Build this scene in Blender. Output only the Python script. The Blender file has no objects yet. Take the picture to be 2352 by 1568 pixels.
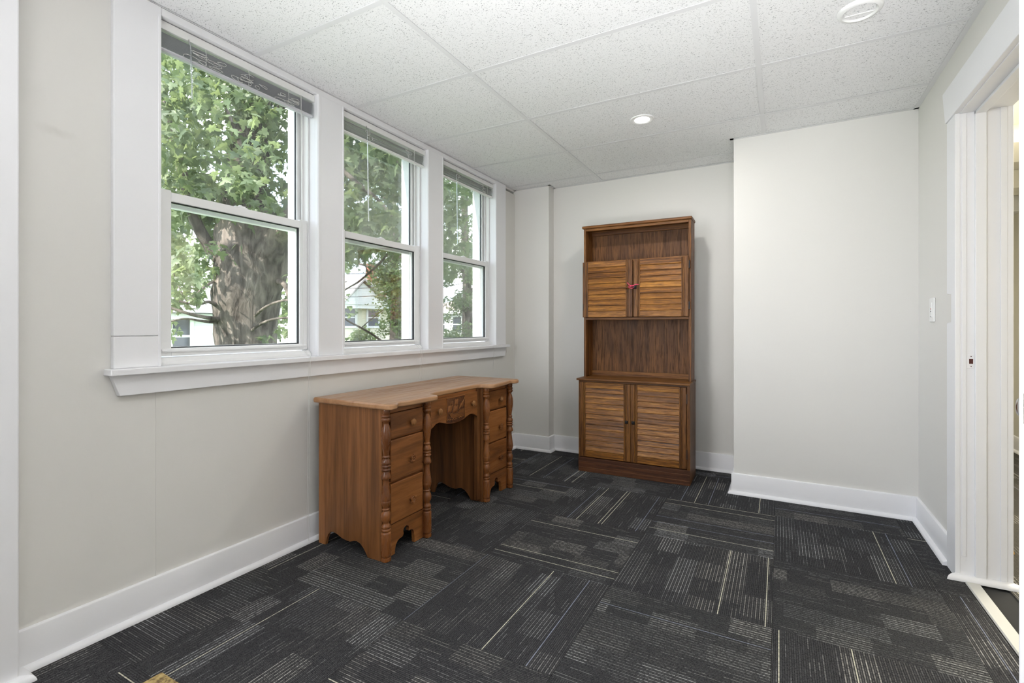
import bpy, bmesh, math, random
import numpy as np
from mathutils import Vector, Matrix, Euler

random.seed(7)
sc = bpy.context.scene
col = sc.collection

# ------------------------------------------------------------------ camera
CAM_Z = 1.10
F_PX, CY_PX, CX_PX = 1121.27, 750.7, 1176.0
YAW = 0.500946
cam_data = bpy.data.cameras.new('camera')
cam_data.sensor_width = 36.0
cam_data.lens = F_PX / 2352.0 * 36.0
cam_data.shift_y = -(784.0 - CY_PX) / 2352.0
cam_data.clip_start = 0.02
cam_data.clip_end = 300
cam = bpy.data.objects.new('camera', cam_data)
cam.location = (0, 0, CAM_Z)
cam.rotation_euler = (math.pi / 2, 0, YAW)
col.objects.link(cam)
sc.camera = cam
CT, ST = math.cos(YAW), math.sin(YAW)


def at(x, y, d):
    """world point seen at photo position (x, y), d metres along the optical axis"""
    l = (x - CX_PX) / F_PX * d
    return Vector((-ST * d + CT * l, CT * d + ST * l, CAM_Z + (CY_PX - y) / F_PX * d))


def project(p):
    d = -p[0] * ST + p[1] * CT
    l = p[0] * CT + p[1] * ST
    return CX_PX + F_PX * l / d, CY_PX - F_PX * (p[2] - CAM_Z) / d, d


# ------------------------------------------------------------------ node helper
class NT:
    def __init__(self, name):
        self.mat = bpy.data.materials.new(name)
        self.mat.use_nodes = True
        self.t = self.mat.node_tree
        self.t.nodes.clear()
        self.out = self.t.nodes.new('ShaderNodeOutputMaterial')

    def n(self, typ, **kw):
        nd = self.t.nodes.new(typ)
        for k, v in kw.items():
            setattr(nd, k, v)
        return nd

    def put(self, sock, v):
        if isinstance(v, bpy.types.NodeSocket):
            self.t.links.new(v, sock)
        elif v is not None:
            sock.default_value = v

    def m(self, op, a, b=None, c=None, clamp=False):
        nd = self.n('ShaderNodeMath', operation=op, use_clamp=clamp)
        for i, v in enumerate((a, b, c)):
            if v is not None:
                self.put(nd.inputs[i], v)
        return nd.outputs[0]

    def mix(self, f, a, b):
        nd = self.n('ShaderNodeMix', data_type='RGBA')
        self.put(nd.inputs[0], f)
        self.put(nd.inputs[6], a)
        self.put(nd.inputs[7], b)
        return nd.outputs[2]

    def xyz(self, v):
        nd = self.n('ShaderNodeSeparateXYZ')
        self.put(nd.inputs[0], v)
        return nd.outputs

    def comb(self, x, y, z):
        nd = self.n('ShaderNodeCombineXYZ')
        for i, v in enumerate((x, y, z)):
            self.put(nd.inputs[i], v)
        return nd.outputs[0]

    def coord(self, which='Object'):
        return self.n('ShaderNodeTexCoord').outputs[which]

    def mapping(self, v, scale=(1, 1, 1), loc=(0, 0, 0), rot=(0, 0, 0)):
        nd = self.n('ShaderNodeMapping')
        self.put(nd.inputs[0], v)
        nd.inputs['Location'].default_value = loc
        nd.inputs['Rotation'].default_value = rot
        nd.inputs['Scale'].default_value = scale
        return nd.outputs[0]

    def noise(self, v, scale, detail=2.0, rough=0.5, dist=0.0):
        nd = self.n('ShaderNodeTexNoise')
        self.put(nd.inputs['Vector'], v)
        nd.inputs['Scale'].default_value = scale
        nd.inputs['Detail'].default_value = detail
        nd.inputs['Roughness'].default_value = rough
        nd.inputs['Distortion'].default_value = dist
        return nd.outputs[0]

    def white(self, v):
        nd = self.n('ShaderNodeTexWhiteNoise', noise_dimensions='3D')
        self.put(nd.inputs['Vector'], v)
        return nd.outputs[0]

    def ramp(self, f, stops, interp='LINEAR'):
        nd = self.n('ShaderNodeValToRGB')
        nd.color_ramp.interpolation = interp
        el = nd.color_ramp.elements
        while len(el) < len(stops):
            el.new(0.5)
        for e, (p, c) in zip(el, stops):
            e.position = p
            e.color = (c[0], c[1], c[2], 1) if not isinstance(c, float) else (c, c, c, 1)
        self.put(nd.inputs[0], f)
        return nd.outputs[0]

    def bump(self, h, strength=0.2, dist=0.01):
        nd = self.n('ShaderNodeBump')
        nd.inputs['Strength'].default_value = strength
        nd.inputs['Distance'].default_value = dist
        self.put(nd.inputs['Height'], h)
        return nd.outputs[0]

    def bsdf(self, color, rough=0.5, metal=0.0, normal=None, coat=0.0, spec=0.5):
        b = self.n('ShaderNodeBsdfPrincipled')
        self.put(b.inputs['Base Color'], color)
        self.put(b.inputs['Roughness'], rough)
        self.put(b.inputs['Metallic'], metal)
        b.inputs['Specular IOR Level'].default_value = spec
        b.inputs['Coat Weight'].default_value = coat
        b.inputs['Coat Roughness'].default_value = 0.15
        if normal is not None:
            self.put(b.inputs['Normal'], normal)
        self.t.links.new(b.outputs[0], self.out.inputs[0])
        return b


def C4(c):
    return (c[0], c[1], c[2], 1.0)


# ------------------------------------------------------------------ world, sun, lights, exposure
world = bpy.data.worlds.new('world')
sc.world = world
world.use_nodes = True
wt = world.node_tree
wt.nodes.clear()
w_out = wt.nodes.new('ShaderNodeOutputWorld')
w_bg = wt.nodes.new('ShaderNodeBackground')
w_co = wt.nodes.new('ShaderNodeTexCoord')
w_sep = wt.nodes.new('ShaderNodeSeparateXYZ')
wt.links.new(w_co.outputs['Generated'], w_sep.inputs[0])
w_ramp = wt.nodes.new('ShaderNodeValToRGB')
w_ramp.color_ramp.elements[0].position = 0.0
w_ramp.color_ramp.elements[0].color = (0.70, 0.84, 1.0, 1)
w_ramp.color_ramp.elements[1].position = 0.75
w_ramp.color_ramp.elements[1].color = (0.36, 0.57, 0.98, 1)
wt.links.new(w_sep.outputs[2], w_ramp.inputs[0])
w_map = wt.nodes.new('ShaderNodeMapping')
w_map.inputs['Scale'].default_value = (1, 1, 2.4)
wt.links.new(w_co.outputs['Generated'], w_map.inputs[0])
w_noise = wt.nodes.new('ShaderNodeTexNoise')
w_noise.inputs['Scale'].default_value = 3.0
w_noise.inputs['Detail'].default_value = 5.0
wt.links.new(w_map.outputs[0], w_noise.inputs['Vector'])
w_r2 = wt.nodes.new('ShaderNodeValToRGB')
w_r2.color_ramp.elements[0].position = 0.38
w_r2.color_ramp.elements[1].position = 0.58
wt.links.new(w_noise.outputs[0], w_r2.inputs[0])
w_mix = wt.nodes.new('ShaderNodeMix')
w_mix.data_type = 'RGBA'
wt.links.new(w_r2.outputs[0], w_mix.inputs[0])
wt.links.new(w_ramp.outputs[0], w_mix.inputs[6])
w_mix.inputs[7].default_value = (1, 1, 1, 1)
wt.links.new(w_mix.outputs[2], w_bg.inputs[0])
w_bg.inputs[1].default_value = 4.7
wt.links.new(w_bg.outputs[0], w_out.inputs[0])

sun_data = bpy.data.lights.new('sun', 'SUN')
sun_data.energy = 11.7
sun_data.color = (1.0, 0.95, 0.86)
sun_data.angle = 0.01
sun = bpy.data.objects.new('sun', sun_data)
sun.rotation_euler = Vector((-0.10, -0.80, 0.62)).to_track_quat('Z', 'Y').to_euler()
col.objects.link(sun)


def area_light(name, loc, size, power, color, target, shape='RECTANGLE', spread=180):
    d = bpy.data.lights.new(name, 'AREA')
    d.shape = shape
    d.size = size[0]
    if shape in ('RECTANGLE', 'ELLIPSE'):
        d.size_y = size[1]
    d.energy = power
    d.color = color
    d.spread = math.radians(spread)
    o = bpy.data.objects.new(name, d)
    o.location = loc
    o.rotation_euler = (Vector(target) - Vector(loc)).to_track_quat('-Z', 'Y').to_euler()
    col.objects.link(o)
    return o


# added unseen fills: one stands in for side daylight, two brighten the ceiling
area_light('side_fill', (-2.05, -1.15, 1.45), (2.0, 1.25), 74, (0.975, 0.985, 1.0), (0.7, 1.6, 1.5), spread=140)
area_light('rear_up_fill', (-0.50, -0.45, 0.1), (1.1, 1.1), 27, (0.98, 0.99, 1.0), (-0.50, 0.67, 2.5), spread=80)
area_light('rear_up_fill', (0.05, -1.00, 0.2), (1.1, 1.1), 20, (0.98, 0.99, 1.0), (-0.05, 2.4, 2.5), spread=74)
# unseen disk light added behind the camera as weak fill from above
area_light('rear_down_fill', (-0.72, -0.3, 2.335), (0.16, 0.16), 2.5, (1.0, 0.97, 0.93), (-0.72, -0.3, 0), 'DISK')

sc.view_settings.view_transform = 'Standard'
sc.view_settings.look = 'None'
sc.view_settings.exposure = 0.08
sc.view_settings.gamma = 1.0
sc.view_settings.use_curve_mapping = False


# ------------------------------------------------------------------ mesh builder
class MB:
    def __init__(self):
        self.v, self.f = [], []

    def add(self, vs, fs):
        b = len(self.v)
        self.v += [tuple(p) for p in vs]
        self.f += [tuple(i + b for i in f) for f in fs]
        return self

    def box(self, x0, x1, y0, y1, z0, z1):
        return self.add([(x0, y0, z0), (x1, y0, z0), (x1, y1, z0), (x0, y1, z0),
                         (x0, y0, z1), (x1, y0, z1), (x1, y1, z1), (x0, y1, z1)],
                        [(0, 3, 2, 1), (4, 5, 6, 7), (0, 1, 5, 4), (1, 2, 6, 5), (2, 3, 7, 6), (3, 0, 4, 7)])

    def prism(self, poly, axis, a, b):
        n = len(poly)

        def P(q, t):
            return {'x': (t, q[0], q[1]), 'y': (q[0], t, q[1]), 'z': (q[0], q[1], t)}[axis]
        vs = [P(q, a) for q in poly] + [P(q, b) for q in poly]
        fs = [tuple(range(n)), tuple(range(2 * n - 1, n - 1, -1))]
        fs += [(i, (i + 1) % n, n + (i + 1) % n, n + i) for i in range(n)]
        return self.add(vs, fs)

    def lathe(self, prof, cx, cy, seg=20, axis='z', cz=0.0):
        n = len(prof)
        vs, fs = [], []
        for (r, h) in prof:
            for k in range(seg):
                a = 2 * math.pi * k / seg
                c, s = r * math.cos(a), r * math.sin(a)
                if axis == 'z':
                    vs.append((cx + c, cy + s, cz + h))
                elif axis == 'x':
                    vs.append((cx + h, cy + c, cz + s))
                else:
                    vs.append((cx + c, cy + h, cz + s))
        for i in range(n - 1):
            for k in range(seg):
                k2 = (k + 1) % seg
                fs.append((i * seg + k, i * seg + k2, (i + 1) * seg + k2, (i + 1) * seg + k))
        fs.append(tuple(range(seg - 1, -1, -1)))
        fs.append(tuple((n - 1) * seg + k for k in range(seg)))
        return self.add(vs, fs)

    def tube(self, pts, rad, seg=8, wob=0.0, rnd=None):
        pts = [Vector(p) for p in pts]
        if not isinstance(rad, (list, tuple)):
            rad = [rad] * len(pts)
        vs, fs = [], []
        up = None
        for i, p in enumerate(pts):
            t = (pts[min(i + 1, len(pts) - 1)] - pts[max(i - 1, 0)]).normalized()
            if up is None:
                up = t.orthogonal().normalized()
            up = (up - t * up.dot(t)).normalized()
            w = t.cross(up)
            for k in range(seg):
                a = 2 * math.pi * k / seg
                r = rad[i] * (1 + (rnd.uniform(-wob, wob) if rnd else 0))
                vs.append(p + (up * math.cos(a) + w * math.sin(a)) * r)
        for i in range(len(pts) - 1):
            for k in range(seg):
                k2 = (k + 1) % seg
                fs.append((i * seg + k, i * seg + k2, (i + 1) * seg + k2, (i + 1) * seg + k))
        fs.append(tuple(range(seg - 1, -1, -1)))
        fs.append(tuple((len(pts) - 1) * seg + k for k in range(seg)))
        return self.add(vs, fs)

    def build(self, name, mat, parent=None, sub=(0, 0, 0), bevel=0.0, smooth=False, seg=2, sharp=38):
        me = bpy.data.meshes.new(name)
        s = sub
        me.from_pydata([(p[0] - s[0], p[1] - s[1], p[2] - s[2]) for p in self.v], [], self.f)
        bm = bmesh.new()
        bm.from_mesh(me)
        bmesh.ops.recalc_face_normals(bm, faces=bm.faces)
        if smooth:
            for f in bm.faces:
                f.smooth = True
            lim = math.radians(sharp)
            for e in bm.edges:
                if len(e.link_faces) == 2 and e.calc_face_angle(0) > lim:
                    e.smooth = False
        bm.to_mesh(me)
        bm.free()
        me.materials.append(mat)
        o = bpy.data.objects.new(name, me)
        col.objects.link(o)
        if parent:
            o.parent = parent
        if bevel:
            md = o.modifiers.new('bevel', 'BEVEL')
            md.width = bevel
            md.segments = seg
            md.limit_method = 'ANGLE'
            md.angle_limit = math.radians(40)
        return o


def empty(name, loc=(0, 0, 0), rotz=0.0, parent=None):
    o = bpy.data.objects.new(name, None)
    o.empty_display_size = 0.1
    o.location = loc
    o.rotation_euler = (0, 0, rotz)
    col.objects.link(o)
    if parent:
        o.parent = parent
    return o


def tag(o, label=None, cat=None, group=None, kind=None):
    if label:
        o['label'] = label
    if cat:
        o['category'] = cat
    if group:
        o['group'] = group
    if kind:
        o['kind'] = kind
    return o


def struct(o, label=None):
    o['kind'] = 'structure'
    if label:
        o['label'] = label
    return o


# ------------------------------------------------------------------ materials
def paint(name, c, rough=0.5, bump=0.06, scale=60.0, spec=0.35):
    t = NT(name)
    co = t.coord('Object')
    n1 = t.noise(co, scale, 3, 0.6)
    n2 = t.noise(co, 2.2, 2, 0.5)
    f = t.m('MULTIPLY', n2, 0.05)
    cc = t.mix(f, C4(c), C4([x * 0.8 for x in c]))
    t.bsdf(cc, rough, 0, t.bump(n1, bump, 0.004), spec=spec)
    return t.mat


M = {}
M['trim'] = paint('white_trim_paint', (0.83, 0.83, 0.85), 0.38, 0.05, 45, 0.45)
M['vinyl'] = paint('white_vinyl', (0.84, 0.84, 0.84), 0.35, 0.01, 20, 0.45)
M['door_white'] = paint('white_door_paint', (0.82, 0.82, 0.84), 0.35, 0.03, 45, 0.45)
M['tee'] = paint('white_steel_grid', (0.76, 0.76, 0.77), 0.45, 0.0, 20, 0.4)
M['plastic'] = paint('white_plastic', (0.82, 0.82, 0.81), 0.3, 0.0, 20, 0.5)
M['hall_wall'] = paint('cream_hall_paint', (0.76, 0.74, 0.66), 0.55, 0.06, 60)
M['hall_ceiling'] = paint('hall_ceiling_board', (0.66, 0.64, 0.57), 0.8, 0.2, 90)


def wall_paint():
    t = NT('warm_white_wall_paint')
    co = t.coord('Object')
    n1 = t.noise(co, 75, 3, 0.6)
    n2 = t.noise(co, 1.6, 2, 0.5)
    base = t.mix(t.m('MULTIPLY', n2, 0.08), C4((0.735, 0.722, 0.690)), C4((0.66, 0.645, 0.61)))
    # an old scuff mark, two hand-spans wide, high up near the left end of the window wall
    x, y, z = t.xyz(co)
    wob = t.m('MULTIPLY', t.m('SUBTRACT', t.noise(co, 14, 3), 0.5), 0.10)
    dy = t.m('DIVIDE', t.m('ADD', t.m('SUBTRACT', y, 0.70), wob), 0.062)
    dz = t.m('DIVIDE', t.m('ADD', t.m('SUBTRACT', z, 1.755), wob), 0.028)
    r = t.m('SQRT', t.m('ADD', t.m('MULTIPLY', dy, dy), t.m('MULTIPLY', dz, dz)))
    msk = t.m('MULTIPLY', t.m('SUBTRACT', 1.0, r, clamp=True), t.m('LESS_THAN', x, -2.0))
    msk = t.m('MULTIPLY', msk, 0.35)
    cc = t.mix(msk, base, C4((0.52, 0.50, 0.46)))
    t.bsdf(cc, 0.55, 0, t.bump(n1, 0.07, 0.004), spec=0.3)
    return t.mat


M['wall'] = wall_paint()


def ceiling_tile_mat():
    t = NT('fissured_mineral_fibre')
    co = t.coord('Object')
    oi = t.n('ShaderNodeObjectInfo').outputs['Random']
    off = t.comb(t.m('MULTIPLY', oi, 37.0), t.m('MULTIPLY', oi, 91.0), 0.0)
    v = t.n('ShaderNodeVectorMath', operation='ADD')
    t.put(v.inputs[0], co)
    t.put(v.inputs[1], off)
    vv = v.outputs[0]
    a = t.noise(t.mapping(vv, (1, 1.6, 1)), 150, 1.0, 0.5, 0.5)
    pits = t.ramp(a, [(0.645, 0.0), (0.69, 1.0)])
    b = t.noise(vv, 210, 1.0, 0.5)
    pin = t.ramp(b, [(0.64, 0.0), (0.72, 1.0)])
    big = t.noise(vv, 9, 2)
    pm = t.m('MULTIPLY', pits, t.m('ADD', 0.45, t.m('MULTIPLY', big, 0.7)), clamp=True)
    c1 = t.mix(t.m('MULTIPLY', pm, 0.85), C4((0.86, 0.86, 0.865)), C4((0.22, 0.22, 0.23)))
    c2 = t.mix(t.m('MULTIPLY', pin, 0.40), c1, C4((0.35, 0.35, 0.36)))
    h = t.m('ADD', t.m('MULTIPLY', pits, -1.0), t.m('MULTIPLY', pin, -0.4))
    t.bsdf(c2, 0.9, 0, t.bump(h, 0.35, 0.003), spec=0.1)
    return t.mat


M['ceil_tile'] = ceiling_tile_mat()


def carpet_mat(name='charcoal_striped_carpet', warm=0.0):
    t = NT(name)
    co = t.coord('Object')
    x, y, z = t.xyz(co)
    oi = t.m('MULTIPLY', t.n('ShaderNodeObjectInfo').outputs['Random'], 251.0)
    P = 0.0068
    u = t.m('DIVIDE', x, P)
    li = t.m('FLOOR', u)
    fr = t.m('SUBTRACT', u, li)
    ridge = t.m('SUBTRACT', 1.0, t.m('MULTIPLY', t.m('ABSOLUTE', t.m('SUBTRACT', fr, 0.5)), 2.0))   # 0 edge .. 1 centre
    rline = t.m('MULTIPLY', t.m('SUBTRACT', ridge, 0.25), 2.2, clamp=True)
    hl = t.white(t.comb(li, oi, 3.0))
    hl2 = t.white(t.comb(li, oi, 9.0))
    # blocks: bands across the tile whose ends step along it
    bx = t.m('FLOOR', t.m('DIVIDE', x, 0.102))
    sh = t.white(t.comb(bx, oi, 21.0))
    by = t.m('FLOOR', t.m('ADD', t.m('DIVIDE', y, 0.165), t.m('MULTIPLY', sh, 1.0)))
    bv = t.white(t.comb(bx, by, oi))
    by2 = t.m('FLOOR', t.m('ADD', t.m('DIVIDE', y, 0.075), t.m('MULTIPLY', hl2, 2.0)))
    lv = t.white(t.comb(li, by2, t.m('ADD', oi, 40.0)))
    even = t.m('GREATER_THAN', t.m('MODULO', t.m('ADD', li, 1000.0), 2.0), 0.5)
    blk = t.ramp(bv, [(0.0, 0.02), (0.42, 0.07), (0.58, 0.22), (0.78, 0.50), (0.95, 0.95)])
    streak = t.m('MULTIPLY', t.m('GREATER_THAN', lv, 0.80), 0.55)
    amt = t.m('MAXIMUM', t.m('MULTIPLY', blk, t.m('ADD', 0.45, t.m('MULTIPLY', hl, 0.6))), t.m('MULTIPLY', streak, 0.5))
    amt = t.m('MULTIPLY', amt, t.m('ADD', 0.16, t.m('MULTIPLY', even, 0.84)))
    # yarn loops: short dashes along the line
    loop = t.noise(t.comb(t.m('MULTIPLY', li, 7.31), t.m('MULTIPLY', y, 150.0), oi), 1.0, 1.0)
    dash = t.ramp(loop, [(0.36, 0.25), (0.56, 1.0)])
    amt = t.m('MULTIPLY', t.m('MULTIPLY', amt, rline), dash)
    grain = t.noise(co, 420, 1.0)
    base = t.mix(t.ramp(grain, [(0.38, 0.0), (0.68, 1.0)]), C4((0.012, 0.012, 0.0135)), C4((0.056, 0.056, 0.059)))
    base = t.mix(t.m('MULTIPLY', t.m('MULTIPLY', rline, dash), 0.5), base, C4((0.075, 0.075, 0.078)))
    warmv = t.mix(t.white(t.comb(bx, oi, 5.0)), C4((0.46, 0.44, 0.40)), C4((0.40, 0.41, 0.42)))
    c = t.mix(amt, base, warmv)
    acc = t.m('GREATER_THAN', hl, 0.974)
    acol = t.mix(t.m('GREATER_THAN', hl2, 0.42), C4((0.24, 0.26, 0.33)), C4((0.62, 0.60, 0.48)))
    c = t.mix(t.m('MULTIPLY', acc, t.m('MULTIPLY', t.m('MULTIPLY', t.m('SUBTRACT', ridge, 0.30), 2.6, clamp=True), t.m('ADD', 0.5, t.m('MULTIPLY', dash, 0.5)))), c, acol)
    if warm:
        c = t.mix(warm, c, C4((0.12, 0.105, 0.07)))
    h = t.m('ADD', ridge, t.m('MULTIPLY', loop, 1.2))
    t.bsdf(c, 0.95, 0, t.bump(h, 0.45, 0.003), spec=0.12)
    return t.mat


M['carpet'] = carpet_mat()


def wood(name, dark, mid, light, grain=(40, 40, 2.2), rough=0.35, coat=0.0, spec=0.32, streak=0.5, seedobj=True, fig=1.0, bump=0.12):
    """grain: noise scale per axis; the small value runs along the grain"""
    t = NT(name)
    co = t.coord('Object')
    oi = t.n('ShaderNodeObjectInfo').outputs['Random']
    v = t.n('ShaderNodeVectorMath', operation='ADD')
    t.put(v.inputs[0], co)
    t.put(v.inputs[1], t.comb(t.m('MULTIPLY', oi, 13.0), t.m('MULTIPLY', oi, 7.0), t.m('MULTIPLY', oi, 29.0)))
    mp = t.mapping(v.outputs[0], grain)
    n1 = t.noise(mp, 1.0, 4, 0.6, 0.8 * fig)
    mp2 = t.mapping(v.outputs[0], tuple(g * 4.5 for g in grain))
    n2 = t.noise(mp2, 1.0, 3, 0.65, 0.3)
    mp3 = t.mapping(v.outputs[0], tuple(g * 0.16 for g in grain))
    n3 = t.noise(mp3, 1.0, 2, 0.5)
    f = t.m('ADD', t.m('MULTIPLY', n1, 0.6), t.m('MULTIPLY', n3, 0.4))
    c = t.ramp(f, [(0.36, dark), (0.50, mid), (0.64, light)])
    pores = t.ramp(n2, [(0.40, 1.0), (0.52, 0.0)])
    c = t.mix(t.m('MULTIPLY', pores, streak), c, C4([k * 0.45 for k in dark]))
    rg = t.m('ADD', rough, t.m('MULTIPLY', pores, 0.15))
    t.bsdf(c, rg, 0, t.bump(t.m('SUBTRACT', n1, pores), bump, 0.002), coat=coat, spec=spec)
    return t.mat


DK = dict(dark=(0.082, 0.0315, 0.0112), mid=(0.178, 0.0715, 0.0230), light=(0.285, 0.1190, 0.0400))
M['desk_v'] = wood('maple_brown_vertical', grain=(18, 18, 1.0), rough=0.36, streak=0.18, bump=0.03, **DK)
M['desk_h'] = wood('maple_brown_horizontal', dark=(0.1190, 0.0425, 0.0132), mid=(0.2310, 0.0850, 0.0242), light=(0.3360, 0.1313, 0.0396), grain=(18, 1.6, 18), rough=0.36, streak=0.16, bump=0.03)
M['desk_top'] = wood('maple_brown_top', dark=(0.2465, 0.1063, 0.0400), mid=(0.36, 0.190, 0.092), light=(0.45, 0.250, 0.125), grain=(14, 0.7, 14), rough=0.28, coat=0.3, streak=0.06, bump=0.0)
M['desk_post'] = wood('maple_turned', dark=(0.1050, 0.0350, 0.0110), mid=(0.2100, 0.0750, 0.0220), light=(0.3220, 0.1250, 0.0385), grain=(14, 14, 2.5), rough=0.27, coat=0.2, streak=0.2, bump=0.02)
M['desk_dark'] = wood('maple_carving', dark=(0.0420, 0.0150, 0.0066), mid=(0.0980, 0.0350, 0.0132), light=(0.1960, 0.0750, 0.0275), grain=(30, 30, 30), rough=0.4, streak=0.2)
M['knob'] = wood('maple_knob', dark=(0.16, 0.065, 0.020), mid=(0.27, 0.12, 0.04), light=(0.34, 0.16, 0.055), grain=(40, 40, 40), rough=0.3, streak=0.1)
OK_ = dict(dark=(0.0625, 0.0213, 0.0050), mid=(0.1688, 0.0644, 0.0140), light=(0.2937, 0.1242, 0.0280))
M['oak_v'] = wood('oak_vertical', grain=(80, 80, 2.2), rough=0.40, streak=0.7, bump=0.1, **OK_)
M['oak_h'] = wood('oak_horizontal', grain=(2.2, 80, 80), rough=0.40, streak=0.5, bump=0.1, **OK_)
M['oak_slat'] = wood('oak_slat', dark=(0.085, 0.0290, 0.0060), mid=(0.300, 0.1180, 0.0200), light=(0.520, 0.2300, 0.0400), grain=(3.0, 110, 110), rough=0.32, streak=0.75, bump=0.15)
M['oak_panel'] = wood('oak_plywood_panel', dark=(0.0625, 0.0253, 0.0080), mid=(0.1187, 0.0483, 0.0140), light=(0.1875, 0.0805, 0.0230), grain=(24, 24, 1.8), rough=0.5, streak=0.5, fig=2.2, bump=0.05)
M['oak_plinth'] = wood('oak_plinth', dark=(0.0500, 0.0161, 0.0060), mid=(0.1100, 0.0391, 0.0140), light=(0.1875, 0.0759, 0.0280), grain=(3.0, 60, 60), rough=0.42, streak=0.5, bump=0.2)


def plain(name, c, rough=0.5, metal=0.0, spec=0.5, coat=0.0):
    t = NT(name)
    n = t.noise(t.coord('Object'), 35, 2)
    cc = t.mix(t.m('MULTIPLY', n, 0.25), C4(c), C4([k * 0.75 for k in c]))
    t.bsdf(cc, rough, metal, spec=spec, coat=coat)
    return t.mat


M['iron'] = plain('black_iron', (0.012, 0.012, 0.014), 0.45, 0.3)
M['chrome'] = plain('satin_nickel', (0.62, 0.60, 0.58), 0.18, 1.0)
M['pink'] = plain('hot_pink_ribbon', (0.75, 0.045, 0.13), 0.45)
M['gasket'] = plain('black_gasket', (0.010, 0.011, 0.016), 0.6)
M['slat_white'] = plain('white_aluminium_slat', (0.70, 0.70, 0.70), 0.35)
M['slat'] = plain('grey_aluminium_slat', (0.62, 0.62, 0.66), 0.35, 0.1)
M['cord'] = plain('white_cord', (0.70, 0.70, 0.68), 0.7)
M['red'] = plain('red_dot', (0.5, 0.03, 0.02), 0.5)
M['rust'] = plain('dark_strike_hole', (0.085, 0.020, 0.014), 0.7)
M['yellow'] = plain('yellow_orange_paint', (0.70, 0.36, 0.03), 0.5)
M['threshold'] = plain('grey_vinyl_strip', (0.58, 0.575, 0.54), 0.5)
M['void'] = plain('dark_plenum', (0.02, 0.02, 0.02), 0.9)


def tan_mat():
    t = NT('tan_speckled_board')
    n = t.noise(t.coord('Object'), 60, 3, 0.6)
    c = t.ramp(n, [(0.38, (0.16, 0.10, 0.04)), (0.5, (0.40, 0.29, 0.11)), (0.65, (0.50, 0.37, 0.16))])
    t.bsdf(c, 0.7)
    return t.mat


M['tan'] = tan_mat()


def glass_mat():
    t = NT('window_glass')
    tr = t.n('ShaderNodeBsdfTransparent')
    tr.inputs[0].default_value = (0.97, 0.98, 0.975, 1)
    gl = t.n('ShaderNodeBsdfGlossy')
    gl.inputs['Roughness'].default_value = 0.02
    fr = t.n('ShaderNodeFresnel')
    fr.inputs[0].default_value = 1.45
    mx = t.n('ShaderNodeMixShader')
    t.put(mx.inputs[0], t.m('MULTIPLY', fr.outputs[0], 0.6))
    t.put(mx.inputs[1], tr.outputs[0])
    t.put(mx.inputs[2], gl.outputs[0])
    # thin film of dust
    df = t.n('ShaderNodeBsdfDiffuse')
    df.inputs[0].default_value = (0.8, 0.8, 0.8, 1)
    n = t.noise(t.coord('Object'), 6, 4, 0.6)
    mx2 = t.n('ShaderNodeMixShader')
    t.put(mx2.inputs[0], t.m('MULTIPLY', t.ramp(n, [(0.4, 0.0), (0.75, 1.0)]), 0.07))
    t.put(mx2.inputs[1], mx.outputs[0])
    t.put(mx2.inputs[2], df.outputs[0])
    t.t.links.new(mx2.outputs[0], t.out.inputs[0])
    return t.mat


M['glass'] = glass_mat()


def clear_plastic():
    t = NT('clear_acrylic')
    tr = t.n('ShaderNodeBsdfTransparent')
    tr.inputs[0].default_value = (0.80, 0.83, 0.85, 1)
    gl = t.n('ShaderNodeBsdfGlossy')
    gl.inputs['Roughness'].default_value = 0.08
    mx = t.n('ShaderNodeMixShader')
    mx.inputs[0].default_value = 0.3
    t.put(mx.inputs[1], tr.outputs[0])
    t.put(mx.inputs[2], gl.outputs[0])
    t.t.links.new(mx.outputs[0], t.out.inputs[0])
    return t.mat


M['acrylic'] = clear_plastic()


def lamp_mat(name, c, s):
    t = NT(name)
    e = t.n('ShaderNodeEmission')
    e.inputs[0].default_value = C4(c)
    e.inputs[1].default_value = s
    t.t.links.new(e.outputs[0], t.out.inputs[0])
    return t.mat


M['lamp'] = lamp_mat('lit_lens', (1.0, 0.98, 0.95), 9.0)


def leaf_mat(name, a, b, c, trans=0.45):
    t = NT(name)
    g = t.n('ShaderNodeNewGeometry').outputs['Random Per Island']
    oi = t.n('ShaderNodeObjectInfo').outputs['Random']
    r = t.m('FRACT', t.m('ADD', g, oi))
    cc = t.ramp(r, [(0.0, a), (0.5, b), (1.0, c)])
    d = t.n('ShaderNodeBsdfPrincipled')
    t.put(d.inputs['Base Color'], cc)
    d.inputs['Roughness'].default_value = 0.45
    d.inputs['Specular IOR Level'].default_value = 0.35
    tl = t.n('ShaderNodeBsdfTranslucent')
    t.put(tl.inputs[0], t.mix(0.5, cc, C4((0.36, 0.44, 0.16))))
    mx = t.n('ShaderNodeMixShader')
    mx.inputs[0].default_value = trans
    t.put(mx.inputs[1], d.outputs[0])
    t.put(mx.inputs[2], tl.outputs[0])
    t.t.links.new(mx.outputs[0], t.out.inputs[0])
    return t.mat


M['leaf'] = leaf_mat('maple_leaf', (0.070, 0.098, 0.060), (0.115, 0.155, 0.085), (0.20, 0.245, 0.13))
M['leaf2'] = leaf_mat('dark_tree_leaf', (0.045, 0.085, 0.045), (0.085, 0.14, 0.065), (0.18, 0.24, 0.10), 0.35)


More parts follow.
